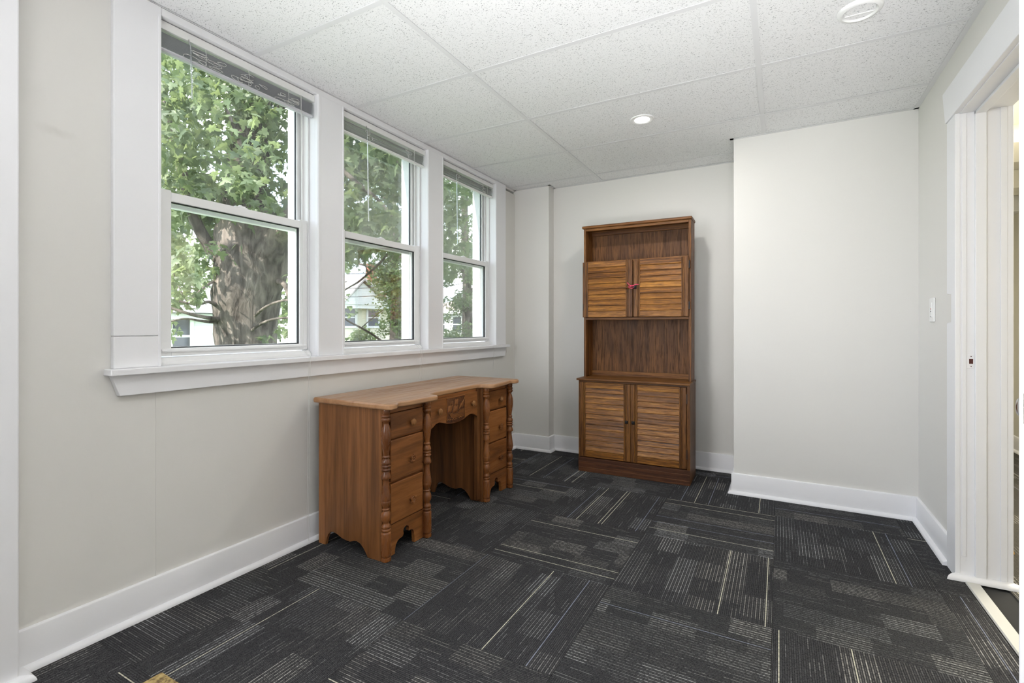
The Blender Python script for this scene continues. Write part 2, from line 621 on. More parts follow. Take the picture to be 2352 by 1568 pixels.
def bark_mat():
    t = NT('grey_furrowed_bark')
    co = t.coord('Object')
    mp = t.mapping(co, (9, 9, 2.2))
    n = t.noise(mp, 1.0, 5, 0.65, 0.8)
    n2 = t.noise(co, 2.2, 3, 0.6)
    c = t.ramp(n, [(0.35, (0.030, 0.024, 0.021)), (0.52, (0.10, 0.085, 0.075)), (0.7, (0.21, 0.18, 0.16))])
    c = t.mix(t.m('MULTIPLY', t.ramp(n2, [(0.5, 0.0), (0.68, 1.0)]), 0.55), c, C4((0.33, 0.27, 0.24)))
    t.bsdf(c, 0.9, 0, t.bump(n, 0.8, 0.05), spec=0.15)
    return t.mat


M['bark'] = bark_mat()


def siding_mat(name, c, pitch=0.14):
    t = NT(name)
    x, y, z = t.xyz(t.coord('Object'))
    u = t.m('DIVIDE', z, pitch)
    fr = t.m('FRACT', u)
    edge = t.m('LESS_THAN', fr, 0.10)
    n = t.noise(t.coord('Object'), 1.5, 3)
    cc = t.mix(t.m('MULTIPLY', n, 0.15), C4(c), C4([k * 0.8 for k in c]))
    cc = t.mix(t.m('MULTIPLY', edge, 0.35), cc, C4([k * 0.5 for k in c]))
    t.bsdf(cc, 0.7, 0, t.bump(fr, 0.5, 0.02), spec=0.2)
    return t.mat


M['siding_y'] = siding_mat('pale_yellow_siding', (0.78, 0.74, 0.62))
M['siding_w'] = siding_mat('white_siding', (0.80, 0.80, 0.82))
M['shingle'] = paint('grey_asphalt_shingle', (0.36, 0.345, 0.34), 0.9, 0.6, 6)
M['shingle2'] = paint('pinkish_shingle', (0.42, 0.33, 0.30), 0.9, 0.6, 6)
M['brick'] = paint('red_chimney_brick', (0.33, 0.13, 0.09), 0.9, 0.4, 12)
M['far_glass'] = plain('far_window_glass', (0.05, 0.06, 0.075), 0.08, 0.0, 0.8)
M['grass'] = paint('lawn', (0.09, 0.16, 0.05), 0.9, 0.5, 8)
M['wire'] = plain('black_cable', (0.03, 0.03, 0.03), 0.6)
M['ext'] = paint('white_exterior_paint', (0.82, 0.82, 0.84), 0.5, 0.1, 40)

# ================================================================== the room shell
XL, XR = -2.125, 0.695            # inner faces of window wall and doorway wall
XE = -2.30                        # outer face of the window wall
YB, YBUMP, YCOL = 4.035, 3.55, 3.93
YF = -2.30                        # wall behind the camera
ZC = 2.343                        # underside of the ceiling grid
OPEN = [(1.009, 1.740), (1.915, 2.647), (2.821, 3.557)]   # the three window openings along Y
Z0, Z1 = 0.926, 2.310             # sill and head of the openings

m = MB()
m.box(XE, XL, YF - .15, YB + .3, -0.3, Z0)
m.box(XE, XL, YF - .15, YB + .3, Z1 + .019, 2.62)
q = .019                          # the jamb boards line the rough openings
m.box(XE, XL, YF - .15, OPEN[0][0] - q, Z0, Z1)
m.box(XE, XL, OPEN[0][1] + q, OPEN[1][0] - q, Z0, Z1)
m.box(XE, XL, OPEN[1][1] + q, OPEN[2][0] - q, Z0, Z1)
m.box(XE, XL, OPEN[2][1] + q, YB + .3, Z0, Z1)
struct(m.build('wall_left', M['wall']), 'warm white wall with the row of three windows')
# a paint ridge where two wall boards meet
m = MB().box(XL - .001, XL + .0012, 0.998, 1.001, .134, .846)
m.build('board_joint', M['wall'], bpy.data.objects['wall_left'])

m = MB()
m.box(XL, -0.260, YB, YB + .3, 0, 2.62)
m.box(-0.265, XR + .15, YBUMP, YB + .3, 0, 2.62)
m.box(XL - .01, -1.782, YCOL, YB + .01, 0, 2.62)
struct(m.build('wall_back', M['wall']), 'warm white back wall with a deep step on the right')

DY0, DY1, DZ = 2.022, 2.817, 2.032   # doorway
m = MB()
m.box(XR, XR + .15, YF, DY0 - .018, 0, 2.62)
m.box(XR, XR + .15, DY1 + .018, YBUMP, 0, 2.62)
m.box(XR, XR + .15, DY0 - .018, DY1 + .018, DZ + .018, 2.62)
struct(m.build('wall_right', M['wall']), 'warm white wall with the doorway')

m = MB()
m.box(XL, XR + .15, YF - .15, YF, 0, 2.62)
struct(m.build('wall_front', M['wall']))

# ------------------------------------------------------------------ floor: slab and carpet tiles
m = MB().box(XE, XR + .15, YF - .15, YB + .3, -0.3, -0.008)
floor = struct(m.build('floor', M['void']), 'charcoal carpet tile floor laid quarter turned')
TS = 0.6085
TX0, TY0 = -0.632, 2.022
x_lo, x_hi, y_lo, y_hi = XL, XR + .005, YF, YB
ix = range(math.floor((x_lo - TX0) / TS), math.ceil((x_hi - TX0) / TS))
iy = range(math.floor((y_lo - TY0) / TS), math.ceil((y_hi - TY0) / TS))
g = 0.0006
for i in ix:
    for j in iy:
        ax, bx = TX0 + i * TS, TX0 + (i + 1) * TS
        ay, by = TY0 + j * TS, TY0 + (j + 1) * TS
        cx, cy = (ax + bx) / 2, (ay + by) / 2
        ax, bx = max(ax, x_lo) + g, min(bx, x_hi) - g
        ay, by = max(ay, y_lo) + g, min(by, y_hi) - g
        if bx - ax < .004 or by - ay < .004:
            continue
        turn = (i + j) % 2 != 0
        flip = random.random() < .5
        ang = (math.pi / 2 if turn else 0) + (math.pi if flip else 0)
        dz = random.uniform(0, .0003)
        R = Matrix.Rotation(-ang, 4, 'Z')
        mm = MB()
        p = [R @ Vector((X - cx, Y - cy, 0)) for X, Y in ((ax, ay), (bx, by))]
        xs, ys = sorted((p[0].x, p[1].x)), sorted((p[0].y, p[1].y))
        mm.box(xs[0], xs[1], ys[0], ys[1], -0.008, -0.0008 + dz)
        o = mm.build('carpet_tile', M['carpet'], floor, bevel=.0008, seg=1)
        o.location = (cx, cy, 0)
        o.rotation_euler = (0, 0, ang)

# ------------------------------------------------------------------ ceiling: slab, grid, tiles, wall angle
ceil = struct(empty('ceiling', (0, 0, ZC)), 'suspended ceiling of white fissured tiles in a white grid')
MB().box(XE, XR + .15, YF - .15, YB + .3, 2.50, 2.62).build('deck', M['void'], ceil, (0, 0, ZC))
MX = [-2.5665, -1.327, -0.088, 1.15]                 # main tees
CYS = [4.43 - .6062 * k for k in range(13)]          # cross tees
TW = .012
for X in MX[1:3]:
    MB().box(X - TW, X + TW, YF, YB, ZC, ZC + .0015).box(X - .001, X + .001, YF, YB, ZC + .0015, ZC + .03) \
        .build('main_tee', M['tee'], ceil, (0, 0, ZC))
edges = [XL, MX[1], MX[2], XR]
for Y in CYS:
    if not (YF < Y < YB):
        continue
    for a, b in zip(edges[:-1], edges[1:]):
        MB().box(a + TW * .6, b - TW * .6, Y - TW, Y + TW, ZC - .0004, ZC + .001) \
            .box(a + TW, b - TW, Y - .001, Y + .001, ZC + .001, ZC + .03).build('cross_tee', M['tee'], ceil, (0, 0, ZC))
ys = sorted([YF] + [y for y in CYS if YF < y < YB] + [YB])
LAMP = (-0.722, 2.945)
VENT = (0.278, 2.339)
for a, b in zip(edges[:-1], edges[1:]):
    for c, d in zip(ys[:-1], ys[1:]):
        cx, cy = (a + b) / 2, (c + d) / 2
        lift = random.uniform(.0022, .0042)
        x0, x1, y0, y1 = a + .004 - cx, b - .004 - cx, c + .004 - cy, d - .004 - cy
        if a < VENT[0] < b and c < VENT[1] < d:          # tile with the cut-out for the round fixture
            vx, vy, hh = VENT[0] - cx, VENT[1] - cy, .053
            mm = MB().box(x0, vx - hh, y0, y1, lift, lift + .016).box(vx + hh, x1, y0, y1, lift, lift + .016)
            mm.box(vx - hh, vx + hh, y0, vy - hh, lift, lift + .016).box(vx - hh, vx + hh, vy + hh, y1, lift, lift + .016)
        else:
            mm = MB().box(x0, x1, y0, y1, lift, lift + .016)
        o = mm.build('ceiling_tile', M['ceil_tile'], ceil)
        o.location = (cx, cy, 0)
W = .022
wa = [('x', XL, YF, YCOL, 1), ('y', YCOL, XL, -1.782, -1), ('x', -1.782, YCOL, YB, 1), ('y', YB, -1.782, -.265, -1),
      ('x', -.265, YBUMP, YB, -1), ('y', YBUMP, -.265, XR, -1), ('x', XR, YF, YBUMP, -1)]
for ax, q, a, b, s in wa:
    lo, hi = sorted((q, q + s * W))
    mm = MB()
    e = W if (q, s) in ((YCOL, -1), (-.265, -1), (-1.782, 1), (YBUMP, -1)) else 0
    if ax == 'x':
        mm.box(lo, hi, a - (W if q in (-1.782, -.265) else 0), b, ZC - .001, ZC + .001)
        mm.box(min(q, q + s * .0012), max(q, q + s * .0012), a, b, ZC, ZC + .02)
    else:
        mm.box(a - (W if q == YBUMP else 0), b + (W if q == YCOL else 0), lo, hi, ZC - .001, ZC + .001)
        mm.box(a, b, min(q, q + s * .0012), max(q, q + s * .0012), ZC, ZC + .02)
    mm.build('wall_angle', M['tee'], ceil, (0, 0, ZC))

# ------------------------------------------------------------------ baseboards with shoe moulding
PROF = [(0, 0), (.034, 0), (.0335, .006), (.031, .012), (.026, .017), (.019, .0195), (.014, .020),
        (.014, .126), (.012, .131), (.005, .134), (0, .134)]


def base_run(mb, ax, q, s, a, b, ea=0, eb=0):
    """run along ax from a to b, wall face at q, room on side s; ea/eb: +1 outside corner, -1 inside corner"""
    n = len(PROF)
    vs = []
    for t, e, sg in ((a, ea, -1), (b, eb, 1)):
        for d, z in PROF:
            al = t + sg * e * d
            vs.append((q + s * d, al, z) if ax == 'y' else (al, q + s * d, z))
    fs = [tuple(range(n)), tuple(range(2 * n - 1, n - 1, -1))] + [(i, (i + 1) % n, n + (i + 1) % n, n + i) for i in range(n)]
    mb.add(vs, fs)


mb = MB(); base_run(mb, 'y', XL, 1, 0.58, YCOL, 0, -1)
struct(mb.build('baseboard_left', M['trim'], smooth=True), 'white baseboard with shoe moulding under the windows')
mb = MB()
base_run(mb, 'x', YCOL, -1, XL, -1.782, -1, 1)
base_run(mb, 'y', -1.782, 1, YCOL, YB, 1, -1)
base_run(mb, 'x', YB, -1, -1.782, -.265, -1, -1)
base_run(mb, 'y', -.265, -1, YBUMP, YB, 1, -1)
base_run(mb, 'x', YBUMP, -1, -.265, XR, 1, -1)
struct(mb.build('baseboard_back', M['trim'], smooth=True), 'white baseboard running round the steps of the back wall')
mb = MB(); base_run(mb, 'y', XR, -1, 2.935, YBUMP, 0, -1)
struct(mb.build('baseboard_right', M['trim'], smooth=True), 'white baseboard between the back corner and the doorway')

# ------------------------------------------------------------------ window trim
t1 = struct(empty('trim_1', (XL, 2.3, Z0)), 'white painted window casing, stool and apron')
s1 = (XL, 2.3, Z0)
CF = XL + .022                    # casing face
ST_Z = 0.948


def board(x0, x1, y0, y1, z0, z1, name, b=.003):
    return MB().box(x0, x1, y0, y1, z0, z1).build(name, M['trim'], t1, s1, bevel=b)


board(XL - .002, CF, .853, 1.009, ST_Z, 1.0655, 'casing')
board(XL - .002, CF, .853, 1.009, 1.0665, ZC - .002, 'casing')
board(XL - .002, CF, 1.740, 1.915, ST_Z, ZC - .03, 'casing')
board(XL - .002, CF, 2.647, 2.821, ST_Z, ZC - .03, 'casing')
board(XL - .002, CF, 3.557, 3.730, ST_Z, ZC - .002, 'casing')
board(XL - .002, CF - .002, 1.009, 3.557, Z1, ZC - .002, 'head_casing')
for (a, b) in OPEN:               # the little bead along the opening, on both sides
    board(CF - .002, CF + .003, b + .002, b + .018, ST_Z, Z1, 'bead', .002)
    board(CF - .002, CF + .003, a - .012, a - .002, ST_Z, Z1, 'bead', .002)
board(XL - .04, XL + .055, .832, 3.752, .925, ST_Z, 'stool', .003)
m = MB().prism([(.846, .926), (3.738, .926), (3.712, .848), (.872, .848)], 'x', XL - .002, XL + .024)
m.build('apron', M['trim'], t1, s1, bevel=.002)
for (a, b) in OPEN:               # jambs and sill of each opening
    m = MB()
    m.box(XE + .001, XL + .001, b, b + .018, Z0, Z1 + .018).box(XE + .001, XL + .001, a - .018, a, Z0, Z1 + .018).box(XE + .001, XL + .001, a, b, Z1, Z1 + .018)
    m.box(XE - .03, XL - .03, a, b, Z0 - .0, ST_Z + .004)
    m.build('jamb', M['trim'], t1, s1, bevel=.002)

# the white corner board at the left edge of the view
t2 = struct(empty('trim_2', (-2.06, .45, 0)), 'white corner board at the left edge of the window wall')
s2 = (-2.06, .45, 0)
MB().box(XL, -2.060, .10, .592, 0, ZC - .001).build('board', M['door_white'], t2, s2, bevel=.004)
mb2 = MB()
SH = [(0, 0), (.034, 0), (.0335, .006), (.031, .012), (.026, .018), (.019, .021), (0, .022)]
_p = PROF
PROF = SH
base_run(mb2, 'y', -2.062, 1, .10, .590, 0, 1)
base_run(mb2, 'x', .590, 1, XL, -2.062, 0, 1)
PROF = _p
mb2.build('shoe_moulding', M['trim'], t2, s2, smooth=True)

# ------------------------------------------------------------------ the three double-hung windows
def ring(y0, y1, z0, z1, wl, wr, wb, wt, xa, xb):
    mm = MB()
    mm.box(xa, xb, y0, y0 + wl, z0, z1).box(xa, xb, y1 - wr, y1, z0, z1)
    mm.box(xa, xb, y0 + wl, y1 - wr, z0, z0 + wb).box(xa, xb, y0 + wl, y1 - wr, z1 - wt, z1)
    return mm


for k, (a, b) in enumerate(OPEN):
    w = struct(empty('window_%d' % (k + 1), (-2.2, (a + b) / 2, Z0)),
               ['white vinyl double-hung window in front of the tree trunk, nearest the left edge',
                'white vinyl double-hung window in the middle of the row',
                'white vinyl double-hung window farthest along the wall'][k])
    s = (-2.2, (a + b) / 2, Z0)
    # vinyl frame with its track ribs
    f = ring(a + .001, b - .001, ST_Z, Z1 - .001, .011, .009, .030, .02, -2.275, -2.168)
    f.box(-2.205, -2.199, b - .022, b - .010, ST_Z, Z1).box(-2.205, -2.199, a + .012, a + .022, ST_Z, Z1)
    f.box(-2.213, -2.209, b - .016, b - .010, ST_Z, Z1)
    f.box(-2.256, -2.250, b - .020, b - .010, ST_Z, Z1).box(-2.256, -2.250, a + .012, a + .020, ST_Z, Z1)
    f.build('frame', M['vinyl'], w, s, bevel=.0015)
    # sill nose in front of the lower sash
    MB().prism([(-2.166, ST_Z), (-2.150, ST_Z), (-2.150, ST_Z + .012), (-2.166, ST_Z + .030)], 'y', a + .002, b - .002).build('sill_liner', M['vinyl'], w, s, bevel=.001)
    # lower sash
    y0, y1 = a + .016, b - .012
    gy0, gy1 = a + .068, b - .056
    lo = MB()
    lo.box(-2.198, -2.170, y0, gy0, .982, 1.655).box(-2.198, -2.170, gy1, y1, .982, 1.655)
    lo.box(-2.198, -2.170, gy0, gy1, .982, 1.014).box(-2.198, -2.170, gy0, gy1, 1.611, 1.648)
    lsh = lo.build('lower_sash', M['vinyl'], w, s, bevel=.002)
    MB().prism([(-2.170, .998), (-2.160, .998), (-2.158, 1.004), (-2.160, 1.010), (-2.170, 1.012)], 'y', y0 + .012, y1 - .012).build('lift_rail', M['vinyl'], lsh, s, bevel=.001)
    # glazing gasket and bead
    gk = ring(gy0 - .001, gy1 + .001, 1.013, 1.612, .0035, .0035, .0045, .0045, -2.188, -2.1785)
    gk.build('gasket', M['gasket'], lsh, s)
    gb = ring(gy0 + .001, gy1 - .001, 1.015, 1.610, .006, .006, .004, .004, -2.197, -2.189)
    gb.build('glazing_bead', M['vinyl'], lsh, s)
    MB().box(-2.1870, -2.1850, gy0, gy1, 1.014, 1.611).build('pane', M['glass'], lsh, s)
    # upper sash
    uy0, uy1 = a + .014, b - .012
    up = MB()
    up.box(-2.248, -2.218, uy0, a + .040, 1.596, 2.288).box(-2.248, -2.218, b - .036, uy1, 1.596, 2.288)
    up.box(-2.248, -2.218, a + .040, b - .036, 1.596, 1.640).box(-2.248, -2.218, a + .040, b - .036, 2.25, 2.288)
    ush = up.build('upper_sash', M['vinyl'], w, s, bevel=.002)
    ring(a + .039, b - .035, 1.639, 2.251, .0035, .0035, .0045, .0045, -2.236, -2.2275).build('gasket', M['gasket'], ush, s)
    MB().box(-2.2345, -2.2325, a + .04, b - .036, 1.64, 2.25).build('pane', M['glass'], ush, s)
    # sash lock and keeper
    yc = (a + b) / 2
    lk = MB().box(-2.193, -2.173, yc - .028, yc + .028, 1.648, 1.653).lathe([(.009, 0), (.009, .006), (.005, .008)], -2.183, yc, 12, cz=1.653)
    lk.box(-2.200, -2.180, yc - .004, yc + .024, 1.655, 1.659)
    lk.build('sash_lock', M['vinyl'], w, s)
    # outside trim
    e = MB()
    e.box(XE - .035, -2.262, b - .004, b + .095, Z0 - .06, Z1 + .09)
    e.box(XE - .035, -2.262, a - .080, a + .006, Z0 - .06, Z1 + .09)
    e.box(XE - .035, -2.262, a, b, Z1 - .03, Z1 + .09)
    e.box(XE - .05, -2.262, a - .08, b + .095, Z0 - .06, Z0 + .012)
    e.build('outside_casing', M['ext'], w, s, bevel=.003)

# ------------------------------------------------------------------ raised blinds
def squiggle(mb, y, z, x, n, spread, rnd, r=.0009):
    """looped ladder cord bunched at the raised slats"""
    for _ in range(n):
        yy, zz = y + rnd.uniform(-spread, spread), z + rnd.uniform(-.022, .022)
        L = rnd.uniform(.02, .05) * (1.3 if spread > .03 else .6)
        dirn = rnd.choice((-1, 1))
        pts = []
        dz = rnd.uniform(-.015, .010)
        for q in range(8):
            u = q / 7
            pts.append((x + .004 * math.sin(u * 6 + yy * 50), yy + dirn * L * math.sin(u * math.pi), zz + dz * u + .006 * math.sin(u * math.pi * 2)))
        mb.tube(pts, r, 5)


def blind(k, a, b, label, slats_gap, grey, tang):
    rnd = random.Random(40 + k)
    org = (-2.14, (a + b) / 2, 2.30)
    o = tag(empty('venetian_blind', org), label, 'blind', 'raised blinds at the window heads')
    # head rail, open channel towards the glass
    hr = MB()
    hr.box(-2.130, -2.1275, a + .006, b - .006, 2.274, 2.306).box(-2.158, -2.130, a + .006, b - .006, 2.274, 2.2765)
    hr.box(-2.160, -2.1575, a + .006, b - .006, 2.274, 2.302)
    hr.build('head_rail', M['plastic'], o, org, bevel=.001)
    MB().box(-2.162, -2.124, a + .002, a + .006, 2.272, 2.308).build('end_bracket', M['plastic'], o, org)
    MB().box(-2.162, -2.124, b - .006, b - .002, 2.272, 2.308).build('end_bracket', M['plastic'], o, org)
    n = 22 if k == 0 else 15
    zt, zb = 2.262, 2.206
    z = zt
    tl = slats_gap
    for i in range(n):
        u = i / (n - 1)
        zz = zt + (zb - zt) * u + (rnd.uniform(-.0022, .0022) if tl else 0)
        tilt = rnd.uniform(-.10, .10) if tl else 0
        sway = .004 * math.sin(u * math.pi) if not tl else rnd.uniform(-.003, .003)
        c = (-2.145 + sway, zz)
        hw = .0125
        prof = []
        for q in range(5):
            v = -1 + q * .5
            prof.append((c[0] + v * hw, c[1] + .0022 * (1 - v * v) + v * hw * tilt))
        poly = prof + [(p[0], p[1] - .0005) for p in reversed(prof)]
        en = rnd.uniform(0, .003)
        MB().prism(poly, 'y', a + .008 + en, b - .008 - en).build('slat', grey, o, org, smooth=True)
    br = MB().prism([(-2.158, zb - .004), (-2.132, zb - .004), (-2.131, zb - .010), (-2.136, zb - .016), (-2.154, zb - .016), (-2.159, zb - .010)], 'y', a + .008, b - .008)
    br.build('bottom_rail', M['slat'] if k == 0 else M['plastic'], o, org, smooth=True)
    # tilt wand
    wy, wl = (a + .110, .235) if k == 0 else (a + .185, .55)
    wd = MB().tube([(-2.124, wy, 2.272), (-2.120, wy + .002, 2.262), (-2.121, wy + .006, 2.25), (-2.122, wy + .028 * wl * 2 if k == 0 else wy + .018, 2.272 - wl)], .0028, 6)
    wd.build('wand', M['acrylic'], o, org, smooth=True)
    MB().tube([(-2.130, wy, 2.276), (-2.122, wy, 2.276), (-2.122, wy, 2.262)], .0022, 6).build('wand_hook', M['chrome'], o, org, smooth=True)
    for (ty, cnt, spr) in tang:
        q = MB()
        squiggle(q, a + ty, 2.225, -2.124, cnt, spr, rnd)
        q.tube([(-2.128, a + ty, 2.275), (-2.126, a + ty + .002, 2.24), (-2.127, a + ty, 2.20)], .0009, 5)
        q.build('ladder_cord', M['cord'], o, org, smooth=True)
    # pull cords down over the stool and apron
    for (cyy, off, zend) in {0: [(b - .085, .004, .02), (b - .081, .010, .06)], 1: [(b - .118, -.006, .745), (b - .114, .014, .745)], 2: [(b - .098, .008, .745)]}[k]:
        pts = [(-2.126, cyy, 2.274), (-2.124, cyy + off * .35, 1.5), (-2.118, cyy + off * .6, .99), (-2.069, cyy + off * .7, .953), (-2.066, cyy + off * .7, .945),
               (-2.071, cyy + off * .8, .85), (-2.084 if k == 0 else -2.076, cyy + off, .16 if k == 0 else .752)]
        if k == 0:
            pts += [(-2.086, cyy + off + .006, .09), (-2.083, cyy + off + .010, zend)]
        MB().tube(pts, .0008, 5).build('pull_cord', M['cord'], o, org, smooth=True)
    return o


blind(0, *OPEN[0], 'raised grey blind with tangled white cords above the tree trunk window', False, M['slat'], [(.18, 9, .05), (.37, 9, .055), (.575, 9, .04)])
blind(1, *OPEN[1], 'raised blind with uneven slats at the middle window', True, M['slat_white'], [(.215, 6, .012), (.56, 6, .012)])
blind(2, *OPEN[2], 'raised blind at the window farthest from the camera', True, M['slat_white'], [(.222, 5, .012), (.57, 5, .012)])

# ------------------------------------------------------------------ doorway on the right
t3 = struct(empty('trim_3', (XR, DY1, 0)), 'white painted door casing and jamb of the doorway')
s3 = (XR, DY1, 0)
CFR = XR - .018
# side casing with the notch cut for the old switch
poly = [(2.817 - .002, 0), (2.935, 0), (2.935, 1.112), (2.928, 1.118), (2.872, 1.122), (2.872, 1.246), (2.935, 1.252), (2.935, 2.036), (2.817 - .002, 2.036)]
MB().prism(poly, 'x', CFR, XR).build('casing', M['trim'], t3, s3, bevel=.002)
poly = [(1.90, 2.036), (2.938, 2.036), (2.980, 2.187), (1.86, 2.187)]
MB().prism(poly, 'x', CFR - .006, XR).build('head_casing', M['trim'], t3, s3, bevel=.002)
MB().box(CFR, XR, DY0 - .115, DY0 + .002, 0, 2.036).build('casing', M['trim'], t3, s3, bevel=.002)
MB().box(XR - .004, XR + .170, DY1, DY1 + .02, 0, DZ + .02).build('jamb', M['trim'], t3, s3, bevel=.002)
MB().box(XR - .004, XR + .170, DY0 - .02, DY0, 0, DZ + .02).build('jamb', M['trim'], t3, s3, bevel=.002)
MB().box(XR - .004, XR + .170, DY0, DY1, DZ, DZ + .02).build('jamb', M['trim'], t3, s3, bevel=.002)
sp = MB()
sp.box(.742, .778, DY1 - .013, DY1, 0, DZ).box(.742, .778, DY0, DY0 + .013, 0, DZ).box(.742, .778, DY0, DY1, DZ - .013, DZ)
sp.build('door_stop', M['trim'], t3, s3, bevel=.002)
MB().box(.700, .715, DY1 - .004, DY1, .10, DZ).build('door_stop', M['trim'], t3, s3, bevel=.0015)
# casing on the hall side
MB().box(XR + .150, XR + .170, DY1 - .004, DY1 + .11, 0, DZ + .1).build('casing', M['trim'], t3, s3, bevel=.003)
MB().box(XR + .128, XR + .150, DY1 - .008, DY1, 0, DZ).build('door_stop', M['trim'], t3, s3, bevel=.002)
stp = MB().box(.7155, .740, DY1 - .0022, DY1, .921, .979).build('strike_plate', M['trim'], t3, s3, bevel=.001)
MB().box(.7235, .7365, DY1 - .0028, DY1 - .002, .940, .962).build('strike_hole', M['rust'], stp, s3)
for zz in (.929, .972):
    MB().lathe([(.002, 0), (.002, .0006)], .730, DY1 - .0028, 8, 'y', zz).build('screw', M['rust'], stp, s3)
# shoe moulding round the foot of the jamb
PROF = SH
mb = MB()
base_run(mb, 'x', DY1, -1, XR - .018, XR + .172, 1, 1)
PROF = _p
mb.build('shoe_moulding', M['trim'], t3, s3, smooth=True)

struct(MB().prism([(.702, -.002), (.706, .005), (.748, .005), (.753, -.002)], 'y', DY0 + .001, DY1 - .036).build('trim_4', M['threshold'], bevel=.001), 'pale strip across the doorway floor')

# open door leaf, hinged on the near jamb and swung into the room
hx, hy = .682, DY0
dirx, diry = -.355, -.935
ang = math.atan2(diry, dirx)
d1 = struct(empty('door_1', (hx, hy, 0), ang), 'white door standing open, only its edge in view at the right')
L = .790
MB().box(0, L, 0.0, .036, .012, 2.02).build('leaf', M['door_white'], d1, bevel=.002)
for (za, zb) in ((.2, .85), (1.05, 1.9)):
    for sgn, yy in ((1, .036), (-1, 0)):
        mm = MB()
        for (x0, x1, q0, q1) in ((.11, .68, za, za + .018), (.11, .68, zb - .018, zb), (.11, .128, za, zb), (.662, .68, za, zb)):
            mm.box(x0, x1, min(yy, yy + sgn * .006), max(yy, yy + sgn * .006), q0, q1)
        mm.build('panel_moulding', M['door_white'], d1, bevel=.002)
MB().box(L - .0005, L + .0015, .006, .030, .916, .974).build('latch_plate', M['chrome'], d1, bevel=.0008)
lb = MB().prism([(L, .008), (L + .006, .008), (L + .013, .022), (L + .013, .027), (L, .028)], 'z', .934, .957)
lb.build('latch_bolt', M['chrome'], d1, smooth=True)
q = MB().lathe([(.030, 0), (.031, .004), (.026, .009), (.012, .012), (.012, .038), (.014, .044)], L - .062, .036, 20, 'y', .945)
q.build('rose', M['chrome'], d1, smooth=True)
MB().tube([(L - .062, .082, .945), (L - .075, .086, .945), (L - .12, .086, .946), (L - .175, .080, .943)], [.010, .010, .008, .006], 10).build('lever', M['chrome'], d1, smooth=True)
MB().lathe([(.016, 0), (.017, -.002), (.013, -.0045), (.006, -.0055)], L - .020, 0, 20, 'y', .945).build('thumb_turn', M['chrome'], d1, smooth=True)
for zz in (.25, 1.05, 1.8):
    MB().lathe([(.006, 0), (.006, .09)], -.006, -.004, 10, cz=zz).build('hinge', M['chrome'], d1, smooth=True)

# ------------------------------------------------------------------ light switch
org = (XR, 3.247, 1.188)
o = tag(empty('light_switch', org), 'white wall switch plate with small red dots beside the doorway casing', 'switch')
MB().box(XR - .007, XR, 3.205, 3.289, 1.126, 1.250).build('plate', M['plastic'], o, org, bevel=.003)
MB().box(XR - .010, XR - .006, 3.232, 3.262, 1.150, 1.226).build('paddle', M['plastic'], o, org, bevel=.002)
MB().box(XR - .011, XR - .009, 3.242, 3.249, 1.190, 1.196).build('indicator', M['red'], o, org)
MB().box(XR - .011, XR - .009, 3.242, 3.249, 1.178, 1.183).build('indicator', M['gasket'], o, org)
MB().box(XR - .011, XR - .009, 3.238, 3.256, 1.152, 1.154).build('slider', M['gasket'], o, org)

# ------------------------------------------------------------------ ceiling lamp (lit) and round vent
org = (LAMP[0], LAMP[1], ZC)
o = tag(empty('recessed_downlight', org), 'small round recessed ceiling light, switched on', 'ceiling light')
MB().lathe([(.050, -.001), (.053, -.0035), (.062, -.0045), (.068, -.002), (.069, .004), (.050, .004)], *LAMP, 40, cz=ZC).build('trim_ring', M['plastic'], o, org, smooth=True)
MB().lathe([(.001, -.0012), (.030, -.0016), (.0505, -.0008), (.0505, .003)], *LAMP, 40, cz=ZC).build('lens', M['lamp'], o, org, smooth=True)
ld = area_light('downlight_lamp', (LAMP[0], LAMP[1], ZC - .006), (.1, .1), 8.5, (1.0, .97, .93), (LAMP[0], LAMP[1], 0), 'DISK')

org = (VENT[0], VENT[1], ZC)
o = tag(empty('round_ceiling_fixture', org), 'round white ceiling fixture, not lit, above the doorway side', 'ceiling fixture')
MB().lathe([(.052, .0), (.054, -.006), (.060, -.010), (.070, -.008), (.075, -.003), (.077, .003), (.052, .003)], *VENT, 44, cz=ZC).build('trim_ring', M['plastic'], o, org, smooth=True)
MB().lathe([(.0525, -.004), (.046, .004), (.040, .009), (.001, .0095)], *VENT, 44, cz=ZC).build('baffle', M['ceil_tile'], o, org, smooth=True)
MB().box(VENT[0] - .048, VENT[0] + .048, VENT[1] + .012, VENT[1] + .020, ZC - .007, ZC + .000).build('crossbar', M['plastic'], o, org, bevel=.001)

# ================================================================== the desk
DC = 2.33                                  # middle of the desk along the wall
DO = (-1.84, DC, 0)
desk = tag(empty('kneehole_desk', DO), 'brown kneehole desk with turned corner posts and a carved ship drawer', 'desk')
XBK, XFR = -2.062, -1.634                  # back and front face of the carcass


def dbuild(mb, name, mat, parent=desk, **kw):
    return mb.build(name, mat, parent, DO, **kw)


# top with serpentine front
half = [(-1.600, 1.688), (-1.578, 1.692), (-1.566, 1.704), (-1.562, 1.724), (-1.568, 1.748), (-1.584, 1.768), (-1.590, 1.786), (-1.586, 1.815),
        (-1.577, 1.86), (-1.571, 1.92), (-1.565, 1.98), (-1.560, 2.018), (-1.562, 2.046), (-1.576, 2.064), (-1.604, 2.072), (-1.634, 2.080), (-1.648, 2.098),
        (-1.653, 2.14), (-1.655, 2.22)]
poly = [(-2.084, 1.700), (-2.078, 1.690)] + half + [(x, 2 * DC - y) for x, y in reversed(half)] + [(-2.078, 2 * DC - 1.690), (-2.084, 2 * DC - 1.700)]
dbuild(MB().prism(poly, 'z', .716, .743), 'top', M['desk_top'], bevel=.0095, seg=4, smooth=True).modifiers['bevel'].harden_normals = True

